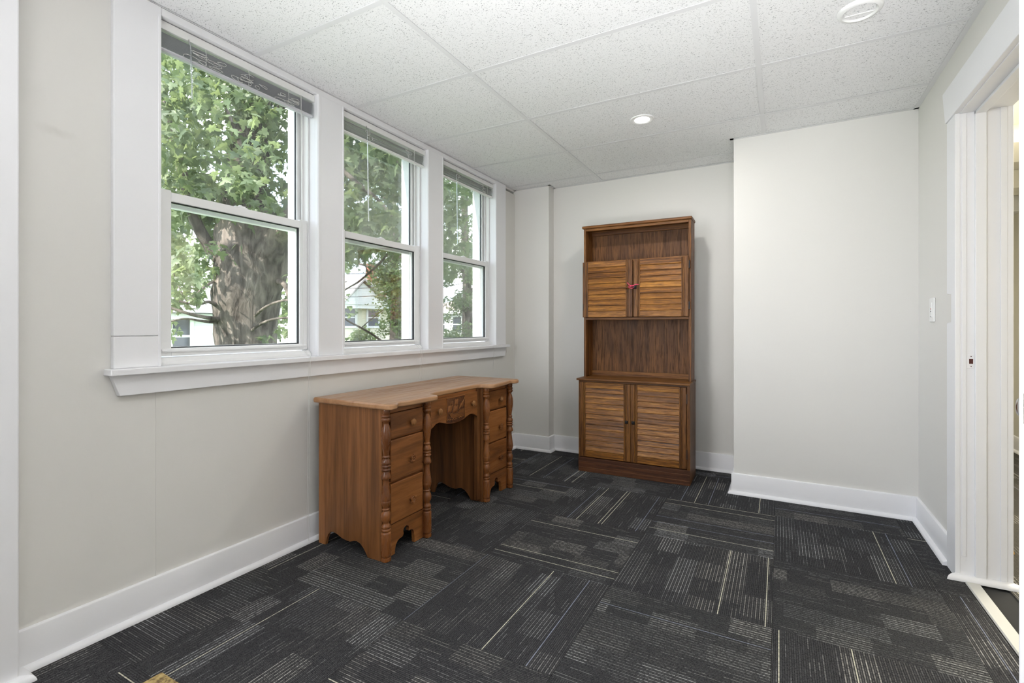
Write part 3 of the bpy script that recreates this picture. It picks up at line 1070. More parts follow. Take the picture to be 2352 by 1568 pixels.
# side panels with shaped feet; the two outer and the two inner ones
SIDE = [(XBK, .716), (XBK, 0), (-2.013, 0), (-2.005, .030), (-1.992, .058), (-1.975, .072), (-1.955, .075), (-1.930, .070), (-1.900, .058), (-1.870, .052),
        (-1.840, .051), (-1.815, .060), (-1.795, .063), (-1.772, .056), (-1.752, .040), (-1.735, .018), (-1.722, 0), (-1.640, 0), (-1.640, .716)]
for Y, nm in ((1.712, 'side_panel'), (2.045, 'inner_panel'), (2 * DC - 2.045 - .016, 'inner_panel'), (2 * DC - 1.712 - .016, 'side_panel')):
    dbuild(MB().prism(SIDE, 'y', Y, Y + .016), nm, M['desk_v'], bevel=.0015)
# corner stiles behind the posts
for Y0, Y1 in ((1.7135, 1.758), (2.014, 2.0595), (2 * DC - 2.0595, 2 * DC - 2.014), (2 * DC - 1.758, 2 * DC - 1.7135)):
    dbuild(MB().box(-1.672, XFR, Y0, Y1, 0, .716), 'stile', M['desk_v'], bevel=.0015)
# the stile strips either side of the knee hole
for Y0, Y1 in ((2.061, 2.096), (2 * DC - 2.096, 2 * DC - 2.061)):
    dbuild(MB().box(-1.675, -1.652, Y0, Y1, .02, .716), 'stile', M['desk_v'], bevel=.0015)
# back board, knee hole rail
dbuild(MB().box(XBK, XBK + .010, 1.728, 2 * DC - 1.728, .40, .716), 'back_board', M['desk_v'])

POST = [(0.0198, 0), (0.0237, .003), (0.0238, .012), (0.0227, .019), (0.0191, .021), (0.0229, .024), (0.0237, .030), (0.0237, .130), (0.0213, .137), (0.0176, .139),
        (0.0213, .143), (0.0223, .148), (0.0205, .152), (0.0179, .154), (0.0213, .158), (0.0220, .163), (0.0191, .171), (0.0147, .178), (0.0155, .182), (0.0213, .194),
        (0.0237, .208), (0.0220, .222), (0.0169, .234), (0.0133, .238), (0.0176, .241), (0.0188, .244), (0.0176, .247), (0.0136, .250), (0.0176, .258), (0.0220, .272),
        (0.0237, .284), (0.0233, .2845), (0.0237, .286), (0.0232, .300), (0.0191, .330), (0.0147, .362), (0.0133, .380), (0.0145, .385), (0.0223, .388), (0.0234, .393), (0.0223, .402), (0.0176, .416),
        (0.0165, .422), (0.0205, .426), (0.0226, .430), (0.0205, .435), (0.0176, .438), (0.0205, .442), (0.0226, .446), (0.0205, .450), (0.0174, .453), (0.0213, .457), (0.0220, .463),
        (0.0191, .474), (0.0140, .482), (0.0174, .485), (0.0182, .489), (0.0174, .493), (0.0136, .496), (0.0145, .508), (0.0191, .535), (0.0227, .565), (0.0237, .591), (0.0220, .612),
        (0.0169, .633), (0.0123, .645), (0.0133, .650), (0.0198, .657), (0.0226, .664), (0.0205, .670), (0.0176, .673), (0.0205, .677), (0.0226, .681), (0.0205, .686), (0.0171, .689),
        (0.0191, .695), (0.0200, .704), (0.0191, .714), (0.0176, .717)]
PY = (1.730, 2.034, 2 * DC - 2.034, 2 * DC - 1.730)
pm = None
for Y in PY:
    if pm is None:
        o = MB().lathe(POST, 0, 0, 28).build('turned_post', M['desk_post'], desk, smooth=True, sharp=50)
        pm = o.data
    else:
        o = bpy.data.objects.new('turned_post', pm)
        col.objects.link(o)
        o.parent = desk
    o.location = (-1.623 - DO[0], Y - DO[1], 0)

# drawers
KN = [(.0075, 0), (.0075, .010), (.0110, .013), (.0165, .015), (.0185, .018), (.0175, .021), (.0135, .0225), (.0128, .0235), (.0118, .0255), (.0070, .0275), (.001, .028)]


def turned_knob(parent, x, y, z):
    return MB().lathe(KN, x, y, 24, 'x', z).build('knob', M['knob'], parent, DO, smooth=True)


def wheel_knob(parent, x, y, z):
    mb = MB()
    mb.lathe([(.0095, 0), (.0105, .006), (.013, .012), (.0135, .0155)], x, y, 18, 'x', z)      # stem and backing
    ring_pts = [(x + .0185, y + .0135 * math.cos(a), z + .0135 * math.sin(a)) for a in [2 * math.pi * k / 20 for k in range(21)]]
    mb.tube(ring_pts, .0026, 7)
    mb.lathe([(.0045, .014), (.0045, .020), (.002, .0225)], x, y, 10, 'x', z)
    for k in range(6):
        a = math.pi / 6 + k * math.pi / 3
        c, s = math.cos(a), math.sin(a)
        mb.tube([(x + .0185, y + .003 * c, z + .003 * s), (x + .0185, y + .0150 * c, z + .0150 * s), (x + .0185, y + .0180 * c, z + .0180 * s), (x + .0185, y + .0215 * c, z + .0215 * s)],
                [.0017, .0017, .0030, .0020], 6)
    return mb.build('wheel_knob', M['desk_post'], parent, DO, smooth=True)


XD = -1.627                                   # drawer face
for side in (0, 1):
    y0, y1 = (1.768, 2.006) if side == 0 else (2 * DC - 2.006, 2 * DC - 1.768)
    yk = (y0 + y1) / 2 + .026
    dbuild(MB().box(-1.66, -1.639, y0 - .01, y1 + .01, .686, .716), 'rail', M['desk_h'], bevel=.001)
    for z in (.558, .348, .146):
        dbuild(MB().box(-1.66, -1.642, y0 - .01, y1 + .01, z, z + .009), 'rail', M['desk_h'], bevel=.001)
    for n, (za, zb, zk) in enumerate(((.567, .685, .622), (.358, .556, .442), (.155, .347, .236))):
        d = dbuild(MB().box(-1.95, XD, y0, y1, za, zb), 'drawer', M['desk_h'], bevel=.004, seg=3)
        (turned_knob if n == 0 else wheel_knob)(d, XD - .001, yk, zk)
    # pierced skirt
    yc = (y0 + y1) / 2
    w = (y1 - y0) / 2 + .012
    L_ = [(-w, .147), (-w, 0), (-.082, 0), (-.080, .022), (-.074, .042), (-.062, .056), (-.046, .062), (-.030, .062), (-.022, .068), (-.018, .078), (-.020, .083), (-.021, .090), (-.018, .099),
          (-.011, .105), (-.003, .1075)]
    pts = L_ + [(-x, z) for x, z in reversed(L_) if x > -.0]
    right = [(.003, .1075), (.011, .105), (.018, .099), (.021, .090), (.018, .081), (.022, .074), (.036, .076), (.050, .070), (.058, .058), (.062, .035), (.064, 0), (w, 0), (w, .147)]
    pts = [(yc + x, z) for x, z in L_ + right]
    dbuild(MB().prism(pts, 'x', -1.655, -1.636), 'skirt', M['desk_h'], bevel=.001)

# middle drawer with the scalloped lower edge and the carved ship
ya, yb = 2.098, 2 * DC - 2.098
XM = -1.648
low = [(ya, .545), (ya + .018, .553), (ya + .045, .568), (ya + .075, .572), (ya + .105, .566), (ya + .150, .552), (ya + .195, .546)]
# sweep down to the posts at both ends
ends = [(ya - .030, .505), (ya - .014, .530)]
bot = ends + low + [(DC, .544)] + [(2 * DC - y, z) for y, z in reversed(low)] + [(2 * DC - y, z) for y, z in reversed(ends)]
bot = [(y, z) for y, z in bot if ya - .0001 <= y <= yb + .0001]
CYA, CYB = DC - .092, DC + .092                # carved panel
pts = [(ya, .701)] + bot + [(yb, .701)]
cd = dbuild(MB().prism(pts, 'x', -1.667, XM), 'middle_drawer', M['desk_h'], bevel=.002)
dbuild(MB().box(-1.69, -1.660, 2.061, 2 * DC - 2.061, .701, .716), 'rail', M['desk_h'], bevel=.001)
turned_knob(cd, XM - .001, DC - .168, .634)
turned_knob(cd, XM - .001, DC + .168, .634)
cz0, cz1 = .556, .697


def cv(mb_poly, x0, x1, name='carving', mat='desk_dark', bev=.0008):
    return MB().prism(mb_poly, 'x', x0, x1).build(name, M[mat], cd, DO, bevel=bev)


cp = [(CYA, cz1), (CYA, .560), (DC - .05, .552), (DC, .5465), (DC + .05, .550), (CYB, .560), (CYB, cz1)]
cv(cp, XM - .004, XM + .0012, 'carved_panel', 'desk_dark', .0006)
for a, b, c, d in ((CYA - .001, CYA + .003, .560, cz1), (CYB - .003, CYB + .001, .560, cz1), (CYA, CYB, cz1 - .003, cz1 + .001)):
    MB().box(XM, XM + .0025, a, b, c, d).build('panel_edge', M['desk_h'], cd, DO)
u = lambda x, y: (CYA + .184 * x, .556 + .141 * y)          # unit square of the panel
hull = [u(*p) for p in [(.12, .36), (.30, .37), (.34, .31), (.60, .30), (.66, .40), (.94, .42), (.92, .22), (.80, .16), (.34, .13), (.22, .20)]]
cv(hull, XM, XM + .0045, 'carved_hull', 'desk_h')
for row in (.20, .255):
    cv([u(.26, row), u(.88, row + .03), u(.88, row + .045), u(.26, row + .015)], XM, XM + .0056, 'carved_plank', 'desk_dark', .0004)


def sail(corners, bulge):
    mb = MB()
    n = 6
    A, B, Cc, D = [Vector((u(*p)[0], u(*p)[1], 0)) for p in corners]
    vs = []
    for i in range(n + 1):
        for j in range(n + 1):
            s_, t_ = i / n, j / n
            p = (A * (1 - s_) + B * s_) * (1 - t_) + (D * (1 - s_) + Cc * s_) * t_
            vs.append((XM + .0015 + bulge * math.sin(math.pi * s_) ** .7 * math.sin(math.pi * t_) ** .7, p.x, p.y))
    fs = [(i * (n + 1) + j, (i + 1) * (n + 1) + j, (i + 1) * (n + 1) + j + 1, i * (n + 1) + j + 1) for i in range(n) for j in range(n)]
    k = len(vs)
    vs += [(XM + .0005, v[1], v[2]) for v in vs]
    fs += [tuple(k + i for i in reversed(f)) for f in fs]
    rim = [i for i in range(n + 1)] + [i * (n + 1) + n for i in range(1, n + 1)] + [n * (n + 1) + j for j in range(n - 1, -1, -1)] + [i * (n + 1) for i in range(n - 1, 0, -1)]
    fs += [(rim[q], rim[(q + 1) % len(rim)], k + rim[(q + 1) % len(rim)], k + rim[q]) for q in range(len(rim))]
    return mb.add(vs, fs).build('carved_sail', M['desk_h'], cd, DO, smooth=True)


sail([(.06, .42), (.25, .42), (.33, .68), (.10, .68)], .0055)
sail([(.34, .36), (.58, .36), (.62, .62), (.38, .64)], .0060)
sail([(.42, .66), (.60, .66), (.64, .88), (.46, .90)], .0050)
sail([(.66, .48), (.90, .52), (.94, .80), (.74, .66)], .0045)
sail([(.20, .70), (.34, .70), (.36, .84), (.22, .84)], .0040)
for (p, q) in (((.25, .34), (.25, .93)), ((.50, .34), (.52, .97)), ((.80, .40), (.79, .86))):
    MB().tube([(XM + .003, *u(*p)), (XM + .003, *u(*q))], .0014, 6).build('carved_mast', M['desk_dark'], cd, DO, smooth=True)
MB().tube([(XM + .0055, *u(.62, .44)), (XM + .0060, *u(.78, .64)), (XM + .0055, *u(.96, .90))], .0016, 6).build('carved_spar', M['knob'], cd, DO, smooth=True)
for k in range(7):
    x = .08 + k * .13
    zb = .055 + .05 * abs(k - 3) / 3
    MB().tube([(XM + .002, *u(x - .06, zb)), (XM + .0045, *u(x, zb + .045)), (XM + .002, *u(x + .06, zb + .005))], .0022, 6).build('carved_wave', M['desk_h'], cd, DO, smooth=True)

# ================================================================== the bookcase
BA = math.radians(1.05)
BL = (-0.541 - .811 * math.cos(BA), 3.545 - .811 * math.sin(BA), 0)
book = tag(empty('bookcase_hutch', BL, BA), 'dark oak bookcase with louvred doors above and below open shelves', 'bookcase')
BW = .811


def bb(mb, name, mat, parent=book, **kw):
    kw.setdefault('bevel', .0015)
    return mb.build(name, M[mat], parent, **kw)


# base
pl = MB().box(.0, BW, .0, .020, .0, .107)
bb(pl, 'plinth', 'oak_plinth', bevel=.002)
for z in (.030, .072):
    bb(MB().box(.002, BW - .002, -.0022, .001, z, z + .0045), 'plinth_bead', 'oak_plinth', bevel=.001)
bb(MB().box(0, .020, .020, .300, .0, .693), 'side_panel', 'oak_v')
bb(MB().box(BW - .020, BW, .020, .300, .0, .693), 'side_panel', 'oak_v')
bb(MB().box(BW - .020, BW, .004, .020, .107, .693), 'side_panel', 'oak_v')
bb(MB().box(0, .008, .004, .020, .107, .693), 'side_panel', 'oak_v')
bb(MB().box(.020, BW - .020, .286, .294, .0, .693), 'back_panel', 'oak_panel')
bb(MB().box(.020, BW - .020, .022, .286, .107, .122), 'shelf', 'oak_h')
bb(MB().box(.008, BW - .020, .014, .030, .680, .694), 'rail', 'oak_h')
bb(MB().box(-.014, BW + .004, -.010, .302, .694, .709), 'counter', 'oak_h', bevel=.004, seg=3)
# hutch
HX0, HX1, HY = .000, .803, .125
bb(MB().box(HX0, HX0 + .018, HY, .300, .709, 1.872), 'side_panel', 'oak_v')
bb(MB().box(HX1 - .018, HX1, HY, .300, .709, 1.872), 'side_panel', 'oak_v')
bb(MB().box(HX0 + .018, HX1 - .018, .286, .294, .709, 1.872), 'back_panel', 'oak_panel')
bb(MB().box(HX0 - .012, HX1 + .006, HY - .012, .302, 1.872, 1.892), 'top', 'oak_h', bevel=.005, seg=3)
bb(MB().box(HX0 + .018, HX1 - .018, HY + .002, HY + .020, 1.852, 1.872), 'rail', 'oak_h')
bb(MB().box(HX0 + .018, HX1 - .018, .268, .286, 1.836, 1.872), 'rail', 'oak_h')
bb(MB().box(HX0 + .018, HX1 - .018, .270, .286, .709, .748), 'rail', 'oak_h')
bb(MB().box(HX0 + .018, HX1 - .018, HY + .002, .286, 1.596, 1.612), 'shelf', 'oak_h')
bb(MB().box(HX0 + .018, HX1 - .018, HY + .001, .286, 1.156, 1.174), 'shelf', 'oak_h')


def louvre_door(x0, x1, yf, z0, z1, n, wl, wr, ht, hb):
    d = empty('door', (x0, yf, z0), 0, book)
    w, h, T = x1 - x0, z1 - z0, .019
    for a, b, s_ in ((0, wl, 1), (w - wr, w, -1)):           # each stile has two scored lines
        c1, c2 = sorted((a + (b - a) * (.62 if s_ > 0 else .38), a + (b - a) * (.80 if s_ > 0 else .20)))
        q = MB()
        for p0, p1 in ((a, c1 - .0008), (c1 + .0008, c2 - .0008), (c2 + .0008, b)):
            q.box(p0, p1, 0, T, 0, h)
        q.build('stile', M['oak_v'], d, bevel=.0022)
    MB().box(wl, w - wr, .0015, T, h - ht, h).build('rail', M['oak_slat'], d, bevel=.002)
    MB().box(wl, w - wr, .0015, T, 0, hb).build('rail', M['oak_slat'], d, bevel=.002)
    p = (h - ht - hb) / n
    for k in range(n):
        zb = hb + k * p
        j = random.uniform(-.0008, .0008)
        poly = [(.0025 + j, zb + .0022), (.0020 + j, zb + .006), (.0105 + j, zb + p + .003), (.0155, zb + p + .003), (.0120, zb)]
        MB().prism(poly, 'x', wl - .002, w - wr + .002).build('slat', M['oak_slat'], d, bevel=.001)
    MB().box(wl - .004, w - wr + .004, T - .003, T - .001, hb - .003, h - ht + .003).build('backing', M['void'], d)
    return d


def iron_knob(d, x, z, mat='iron', s=.0115):
    q = MB()
    q.lathe([(.0055, 0), (.0055, -.010)], x, -.0005, 10, 'y', z)
    b = len(q.v)
    y0, y1, y2 = -.010, -.016, -.024
    t = .35 * s
    q.add([(x - s, y0, z - s), (x + s, y0, z - s), (x + s, y0, z + s), (x - s, y0, z + s), (x - s, y1, z - s), (x + s, y1, z - s), (x + s, y1, z + s), (x - s, y1, z + s),
           (x - t, y2, z - t), (x + t, y2, z - t), (x + t, y2, z + t), (x - t, y2, z + t)],
          [(0, 1, 2, 3), (0, 1, 5, 4), (1, 2, 6, 5), (2, 3, 7, 6), (3, 0, 4, 7), (4, 5, 9, 8), (5, 6, 10, 9), (6, 7, 11, 10), (7, 4, 8, 11), (8, 9, 10, 11)])
    q.build('knob', M[mat], d)


def hinges(d, x, h):
    for z in (h * .12, h * .80):
        MB().box(x - .004, x + .004, .000, .020, z, z + h * .10 + .012).build('hinge', M['iron'], d, bevel=.001)


dl = louvre_door(.009, .3965, .004, .113, .679, 12, .046, .049, .040, .046)
dr = louvre_door(.3985, .788, .004, .113, .679, 12, .050, .050, .040, .046)
iron_knob(dl, .3625, .291)
iron_knob(dr, .022, .291)
hinges(dl, .0035, .566)
hinges(dr, .3925, .566)
ul = louvre_door(-.003, .3885, HY - .0195, 1.176, 1.606, 8, .044, .052, .044, .046)
ur = louvre_door(.3955, .788, HY - .0195, 1.176, 1.606, 8, .048, .050, .044, .046)
iron_knob(ul, .356, .222, 'oak_v', .0125)
iron_knob(ur, .014, .222, 'iron', .0125)
hinges(ul, .0045, .43)
hinges(ur, .396, .43)

# pink ribbon knotted round the two upper knobs
RO = (BL[0] + .38, BL[1] + .10, 1.40)
rb = tag(empty('ribbon', RO, BA), 'hot pink ribbon tied round the two upper door knobs', 'ribbon')


def strip(name, pts, w):
    mb = MB()
    vs = []
    for i, p in enumerate(pts):
        p = Vector(p)
        for dz, dy in ((w / 2, -.0006), (-w / 2, -.0006), (-w / 2, .0006), (w / 2, .0006)):
            vs.append((p.x, p.y + dy, p.z + dz))
    n = len(pts)
    fs = [(4 * i + k, 4 * i + (k + 1) % 4, 4 * i + 4 + (k + 1) % 4, 4 * i + 4 + k) for i in range(n - 1) for k in range(4)] + [(0, 1, 2, 3), (4 * n - 1, 4 * n - 2, 4 * n - 3, 4 * n - 4)]
    return mb.add(vs, fs).build(name, M['pink'], rb, smooth=True)


ky = -.002
strip('loop', [(-.020, ky - .008, .004), (-.008, ky - .010, .000), (.006, ky - .010, .002), (.018, ky - .008, .004), (.026, ky - .006, .004)], .004)
strip('loop', [(-.020, ky - .004, -.004), (-.004, ky - .009, -.010), (.010, ky - .009, -.012), (.024, ky - .004, -.004)], .004)
MB().lathe([(.001, -.007), (.006, -.004), (.006, .004), (.001, .007)], .004, ky - .014, 10, 'x', .006).build('knot', M['pink'], rb, smooth=True)
strip('tail', [(.002, ky - .016, .008), (-.010, ky - .020, .014), (-.018, ky - .020, .026), (-.026, ky - .018, .030)], .006)
strip('tail', [(.006, ky - .016, .008), (.022, ky - .024, .008), (.040, ky - .026, .014), (.062, ky - .026, .014)], .0055)

# ------------------------------------------------------------------ tan board on the carpet at the bottom edge
o = MB().box(-1.716, -1.45, .50, .824, .0, .008).build('floor_board', M['tan'], bevel=.002)
tag(o, 'corner of a flat tan speckled board on the carpet at the bottom edge', 'board')

# ================================================================== hallway beyond the doorway
HX = 1.84
struct(MB().box(XR + .15, HX + .15, 1.2, 6.6, -.3, -.0005).build('floor_hall', carpet_mat('hall_carpet', 0.25)), 'dark hall carpet seen through the doorway')
struct(MB().box(HX, HX + .15, 1.2, 6.6, 0, 2.62).build('wall_hall', M['hall_wall']), 'cream hallway wall')
m = MB().box(XR + .15, HX, 6.35, 6.5, 0, 2.62).box(XR + .15, HX, 1.05, 1.2, 0, 2.62).box(XR, XR + .15, YB + .29, 6.5, 0, 2.62)
struct(m.build('wall_hall_end', M['hall_wall']), 'cream end wall of the hallway')
m = MB().box(XR + .15, HX, 1.2, 6.4, ZC, 2.62)
struct(m.build('ceiling_hall', M['hall_ceiling']), 'hallway ceiling')
struct(MB().box(XR + .15, HX, 4.12, 4.62, 2.236, ZC + .01).build('trim_5', M['hall_wall'], bevel=.004), 'boxed beam across the hallway ceiling')
struct(MB().box(XR + .15, HX, 5.30, 5.60, 2.20, ZC + .01).build('trim_6', M['hall_wall'], bevel=.004), 'second boxed beam in the hallway')
mb = MB(); base_run(mb, 'y', HX, -1, 1.2, 6.35, 0, -1)
struct(mb.build('baseboard_hall', M['trim'], smooth=True), 'white hallway baseboard')
hl = area_light('hall_lamp', (1.35, 3.4, ZC - .02), (.5, .5), 62, (1.0, .935, .79), (1.35, 3.4, 0))
# yellow folding stand, one slanted leg in view
so = (.93, 3.35, 0)
o = tag(empty('folding_stand', so), 'yellow orange slanted leg of a stand just beyond the doorway', 'stand')


def plank(a, b, w, t, name):
    a, b = Vector(a), Vector(b)
    d = (b - a).normalized()
    s_ = Vector((.88, .48, 0))
    n = d.cross(s_).normalized()
    vs = []
    for p in (a, b):
        for q in ((w, t), (-w, t), (-w, -t), (w, -t)):
            vs.append(p + s_ * q[0] / 2 + n * q[1] / 2)
    return MB().add(vs, [(0, 1, 2, 3), (7, 6, 5, 4), (0, 1, 5, 4), (1, 2, 6, 5), (2, 3, 7, 6), (3, 0, 4, 7)]).build(name, M['yellow'], o, so, bevel=.002)


plank((.983, 3.24, 0), (.875, 3.181, .50), .027, .02, 'leg')
plank((.915, 3.62, 0), (.880, 3.200, .50), .027, .02, 'leg')
# emergency light high on the far hall wall
eo = (1.80, 5.9, 2.2)
o = tag(empty('emergency_light', eo), 'white emergency light box with a round lamp head, far down the hallway', 'wall light')
MB().box(1.76, 1.84, 5.80, 6.02, 2.10, 2.24).build('housing', M['plastic'], o, eo, bevel=.006)
MB().tube([(1.74, 5.93, 2.30), (1.68, 5.86, 2.28), (1.64, 5.82, 2.27)], [.035, .055, .062], 16).build('lamp_head', M['plastic'], o, eo, smooth=True)

# ================================================================== outside
GZ = -3.2
struct(MB().box(-90, 60, -60, 110, GZ - .2, GZ).build('ground', M['grass']), 'lawn far below the windows')

LEAF = [(0, 0), (.16, -.10), (.40, -.06), (.30, .10), (.62, .26), (.34, .34), (.30, .46), (.14, .44), (.20, .66), (0, 1.0),
        (-.20, .66), (-.14, .44), (-.30, .46), (-.34, .34), (-.62, .26), (-.30, .10), (-.40, -.06), (-.16, -.10)]
NL = len(LEAF)
LV = np.array([(x, y, -.10 * abs(x) - .12 * (y - .3) ** 2) for x, y in LEAF] + [(0, .26, 0.04)])
LF = [(i, (i + 1) % NL, NL) for i in range(NL)]
LEAF_S = [(0, 0), (.45, .0), (.55, .38), (.22, .52), (0, 1.0), (-.22, .52), (-.55, .38), (-.45, .0)]
LVS = np.array([(x, y, -.1 * abs(x)) for x, y in LEAF_S] + [(0, .3, 0.05)])
LFS = [(i, (i + 1) % 8, 8) for i in range(8)]


def rand_rot(rs, n, droop=.9):
    """random orientations, leaf blades mostly facing up or out, tips hanging"""
    az = rs.uniform(0, 2 * np.pi, n)
    tilt = rs.normal(droop, .45, n)
    roll = rs.normal(0, .5, n)
    R = np.zeros((n, 3, 3))
    ca, sa, ct_, st_, cr, sr = np.cos(az), np.sin(az), np.cos(-tilt), np.sin(-tilt), np.cos(roll), np.sin(roll)
    Rz = np.stack([np.stack([ca, -sa, 0 * ca], -1), np.stack([sa, ca, 0 * ca], -1), np.stack([0 * ca, 0 * ca, 1 + 0 * ca], -1)], 1)
    Rx = np.stack([np.stack([1 + 0 * ca, 0 * ca, 0 * ca], -1), np.stack([0 * ca, ct_, -st_], -1), np.stack([0 * ca, st_, ct_], -1)], 1)
    Ry = np.stack([np.stack([cr, 0 * ca, sr], -1), np.stack([0 * ca, 1 + 0 * ca, 0 * ca], -1), np.stack([-sr, 0 * ca, cr], -1)], 1)
    return Rz @ Rx @ Ry


def leaf_cloud(name, parent, org, pos, rot, size, mat, V, Fc):
    n = len(pos)
    vv = np.einsum('nij,kj->nki', rot, V) * size[:, None, None] + pos[:, None, :] - np.array(org)
    k = len(V)
    vv = vv.reshape(-1, 3)
    fi = (np.array(Fc)[None] + (np.arange(n) * k)[:, None, None]).reshape(-1, 3)
    me = bpy.data.meshes.new(name)
    me.vertices.add(len(vv))
    me.vertices.foreach_set('co', vv.ravel())
    me.loops.add(fi.size)
    me.loops.foreach_set('vertex_index', fi.ravel().astype(np.int32))
    me.polygons.add(len(fi))
    me.polygons.foreach_set('loop_start', np.arange(0, fi.size, 3, dtype=np.int32))
    me.update(calc_edges=True)
    me.materials.append(mat)
    o = bpy.data.objects.new(name, me)
    col.objects.link(o)
    o.parent = parent
    o['kind'] = 'stuff'
    return o


def clusters(rs, spec, per):
    """spec: list of (centre, (rx, ry, rz), leaves)"""
    out = []
    for c, r, n in spec:
        d = rs.normal(0, 1, (n, 3))
        d /= np.linalg.norm(d, axis=1)[:, None]
        rad = rs.uniform(.25, 1, n) ** .6
        out.append(np.array(c) + d * rad[:, None] * np.array(r))
    return np.concatenate(out)


# ------------------------------------------------------------------ the big maple close to the windows
D1 = 6.4
base = at(566, 800, D1)
T1 = (base.x, base.y, GZ)
tree = tag(empty('maple_tree', T1), 'big maple with a thick grey trunk just outside the left window', 'tree')
rnd = random.Random(3)


def limb(pts, name='branch', parent=tree, org=T1, seg=14, wob=.07):
    """pts: (x, y, d, width in photo pixels)"""
    P = [at(x, y, d) for x, y, d, w in pts]
    Rr = [w * d / F_PX / 2 for x, y, d, w in pts]
    # resample smoothly
    Q, RR = [], []
    for i in range(len(P) - 1):
        p0, p1, p2, p3 = P[max(i - 1, 0)], P[i], P[i + 1], P[min(i + 2, len(P) - 1)]
        for k in range(4):
            t = k / 4
            Q.append(.5 * ((2 * p1) + (-p0 + p2) * t + (2 * p0 - 5 * p1 + 4 * p2 - p3) * t * t + (-p0 + 3 * p1 - 3 * p2 + p3) * t ** 3))
            RR.append(Rr[i] * (1 - t) + Rr[i + 1] * t)
    Q.append(P[-1]); RR.append(Rr[-1])
    return MB().tube(Q, RR, seg, wob, rnd).build(name, M['bark'], parent, org, smooth=True, sharp=80)


limb([(566, 1330, D1, 150), (566, 1000, D1, 135), (566, 800, D1, 122), (566, 700, D1, 138), (576, 620, D1, 150), (582, 545, D1, 158), (574, 480, D1, 122), (562, 430, D1, 92),
      (572, 350, D1, 84), (590, 240, D1, 66), (604, 100, D1, 50), (600, -120, D1, 30)], 'trunk', seg=26, wob=.05)
limb([(600, 600, D1 - .1, 90), (636, 545, D1 - .2, 50), (664, 505, D1 - .3, 40), (690, 440, D1 - .4, 34), (730, 340, D1 - .5, 30), (770, 200, D1 - .5, 22), (800, 20, D1 - .4, 14)])
limb([(540, 610, D1, 60), (500, 590, D1 - .1, 30), (472, 550, D1 - .2, 26), (448, 505, D1 - .3, 24), (428, 430, D1 - .4, 22), (400, 330, D1 - .5, 18), (360, 180, D1 - .5, 12)])
limb([(575, 470, D1 - .2, 24), (566, 420, D1 - .5, 15), (556, 370, D1 - .7, 12), (548, 320, D1 - .8, 9), (520, 250, D1 - .9, 7)])
limb([(600, 640, D1, 24), (645, 648, D1 - .1, 12), (658, 662, D1 - .2, 11), (668, 690, D1 - .3, 10), (690, 715, D1 - .4, 8), (740, 735, D1 - .6, 6)])
limb([(515, 735, D1 - .2, 14), (480, 730, D1 - .5, 9), (440, 722, D1 - .7, 7), (395, 708, D1 - .8, 6), (340, 690, D1 - .9, 4)])
limb([(505, 705, D1 - .2, 12), (480, 693, D1 - .5, 7), (450, 700, D1 - .7, 5), (400, 690, D1 - .8, 4), (350, 700, D1 - .9, 3)])
limb([(510, 740, D1 - .2, 10), (470, 738, D1 - .5, 6), (420, 732, D1 - .7, 4), (360, 748, D1 - .9, 3)])
limb([(500, 640, D1 - .2, 9), (468, 660, D1 - .5, 5), (430, 690, D1 - .7, 4), (408, 650, D1 - .8, 3), (396, 620, D1 - .9, 2)])
limb([(575, 735, D1 - .1, 8), (608, 706, D1 - .55, 6), (650, 690, D1 - .7, 5), (700, 690, D1 - .8, 4)])
limb([(565, 770, D1 - .1, 8), (602, 742, D1 - .55, 6), (650, 730, D1 - .7, 5), (720, 735, D1 - .8, 4)])
limb([(600, 300, D1, 22), (640, 250, D1 - .3, 14), (700, 230, D1 - .5, 12), (800, 280, D1 - .6, 10), (880, 340, D1 - .6, 8), (960, 420, D1 - .5, 5)])
limb([(590, 200, D1, 20), (520, 170, D1 - .3, 12), (460, 190, D1 - .5, 8), (400, 230, D1 - .6, 5)])
limb([(730, 340, D1 - .5, 16), (820, 420, D1 - .6, 10), (880, 470, D1 - .6, 7), (940, 560, D1 - .5, 5)])
limb([(760, 690, D1 + 1, 2), (795, 664, D1 + 1, 3), (822, 648, D1 + 1, 4), (846, 628, D1 + 1, 4.5), (880, 596, D1 + 1, 5), (920, 540, D1 + .8, 6), (960, 470, D1 + .5, 8)])
limb([(770, 715, D1 + 1, 3), (800, 737, D1 + 1, 4), (830, 753, D1 + 1, 4.5), (870, 778, D1 + 1, 5), (930, 830, D1 + 1, 6), (960, 900, D1 + 1, 3)])
limb([(846, 628, D1 + 1, 3), (838, 608, D1 + 1, 2.2), (830, 592, D1 + 1, 1.5)])
limb([(830, 753, D1 + 1, 2.5), (850, 735, D1 + 1, 2), (880, 712, D1 + 1, 1.5)])

rs = np.random.RandomState(11)
spec = []


def region(n, xr, yr, dr, rad, cnt):
    for _ in range(n):
        x, y, d = rs.uniform(*xr), rs.uniform(*yr), rs.uniform(*dr)
        c = at(x, y, d)
        spec.append(((c.x, c.y, c.z), (rad * rs.uniform(.7, 1.3), rad * rs.uniform(.7, 1.3), rad * rs.uniform(.45, .9)), int(1.35 * cnt * rs.uniform(.7, 1.3))))


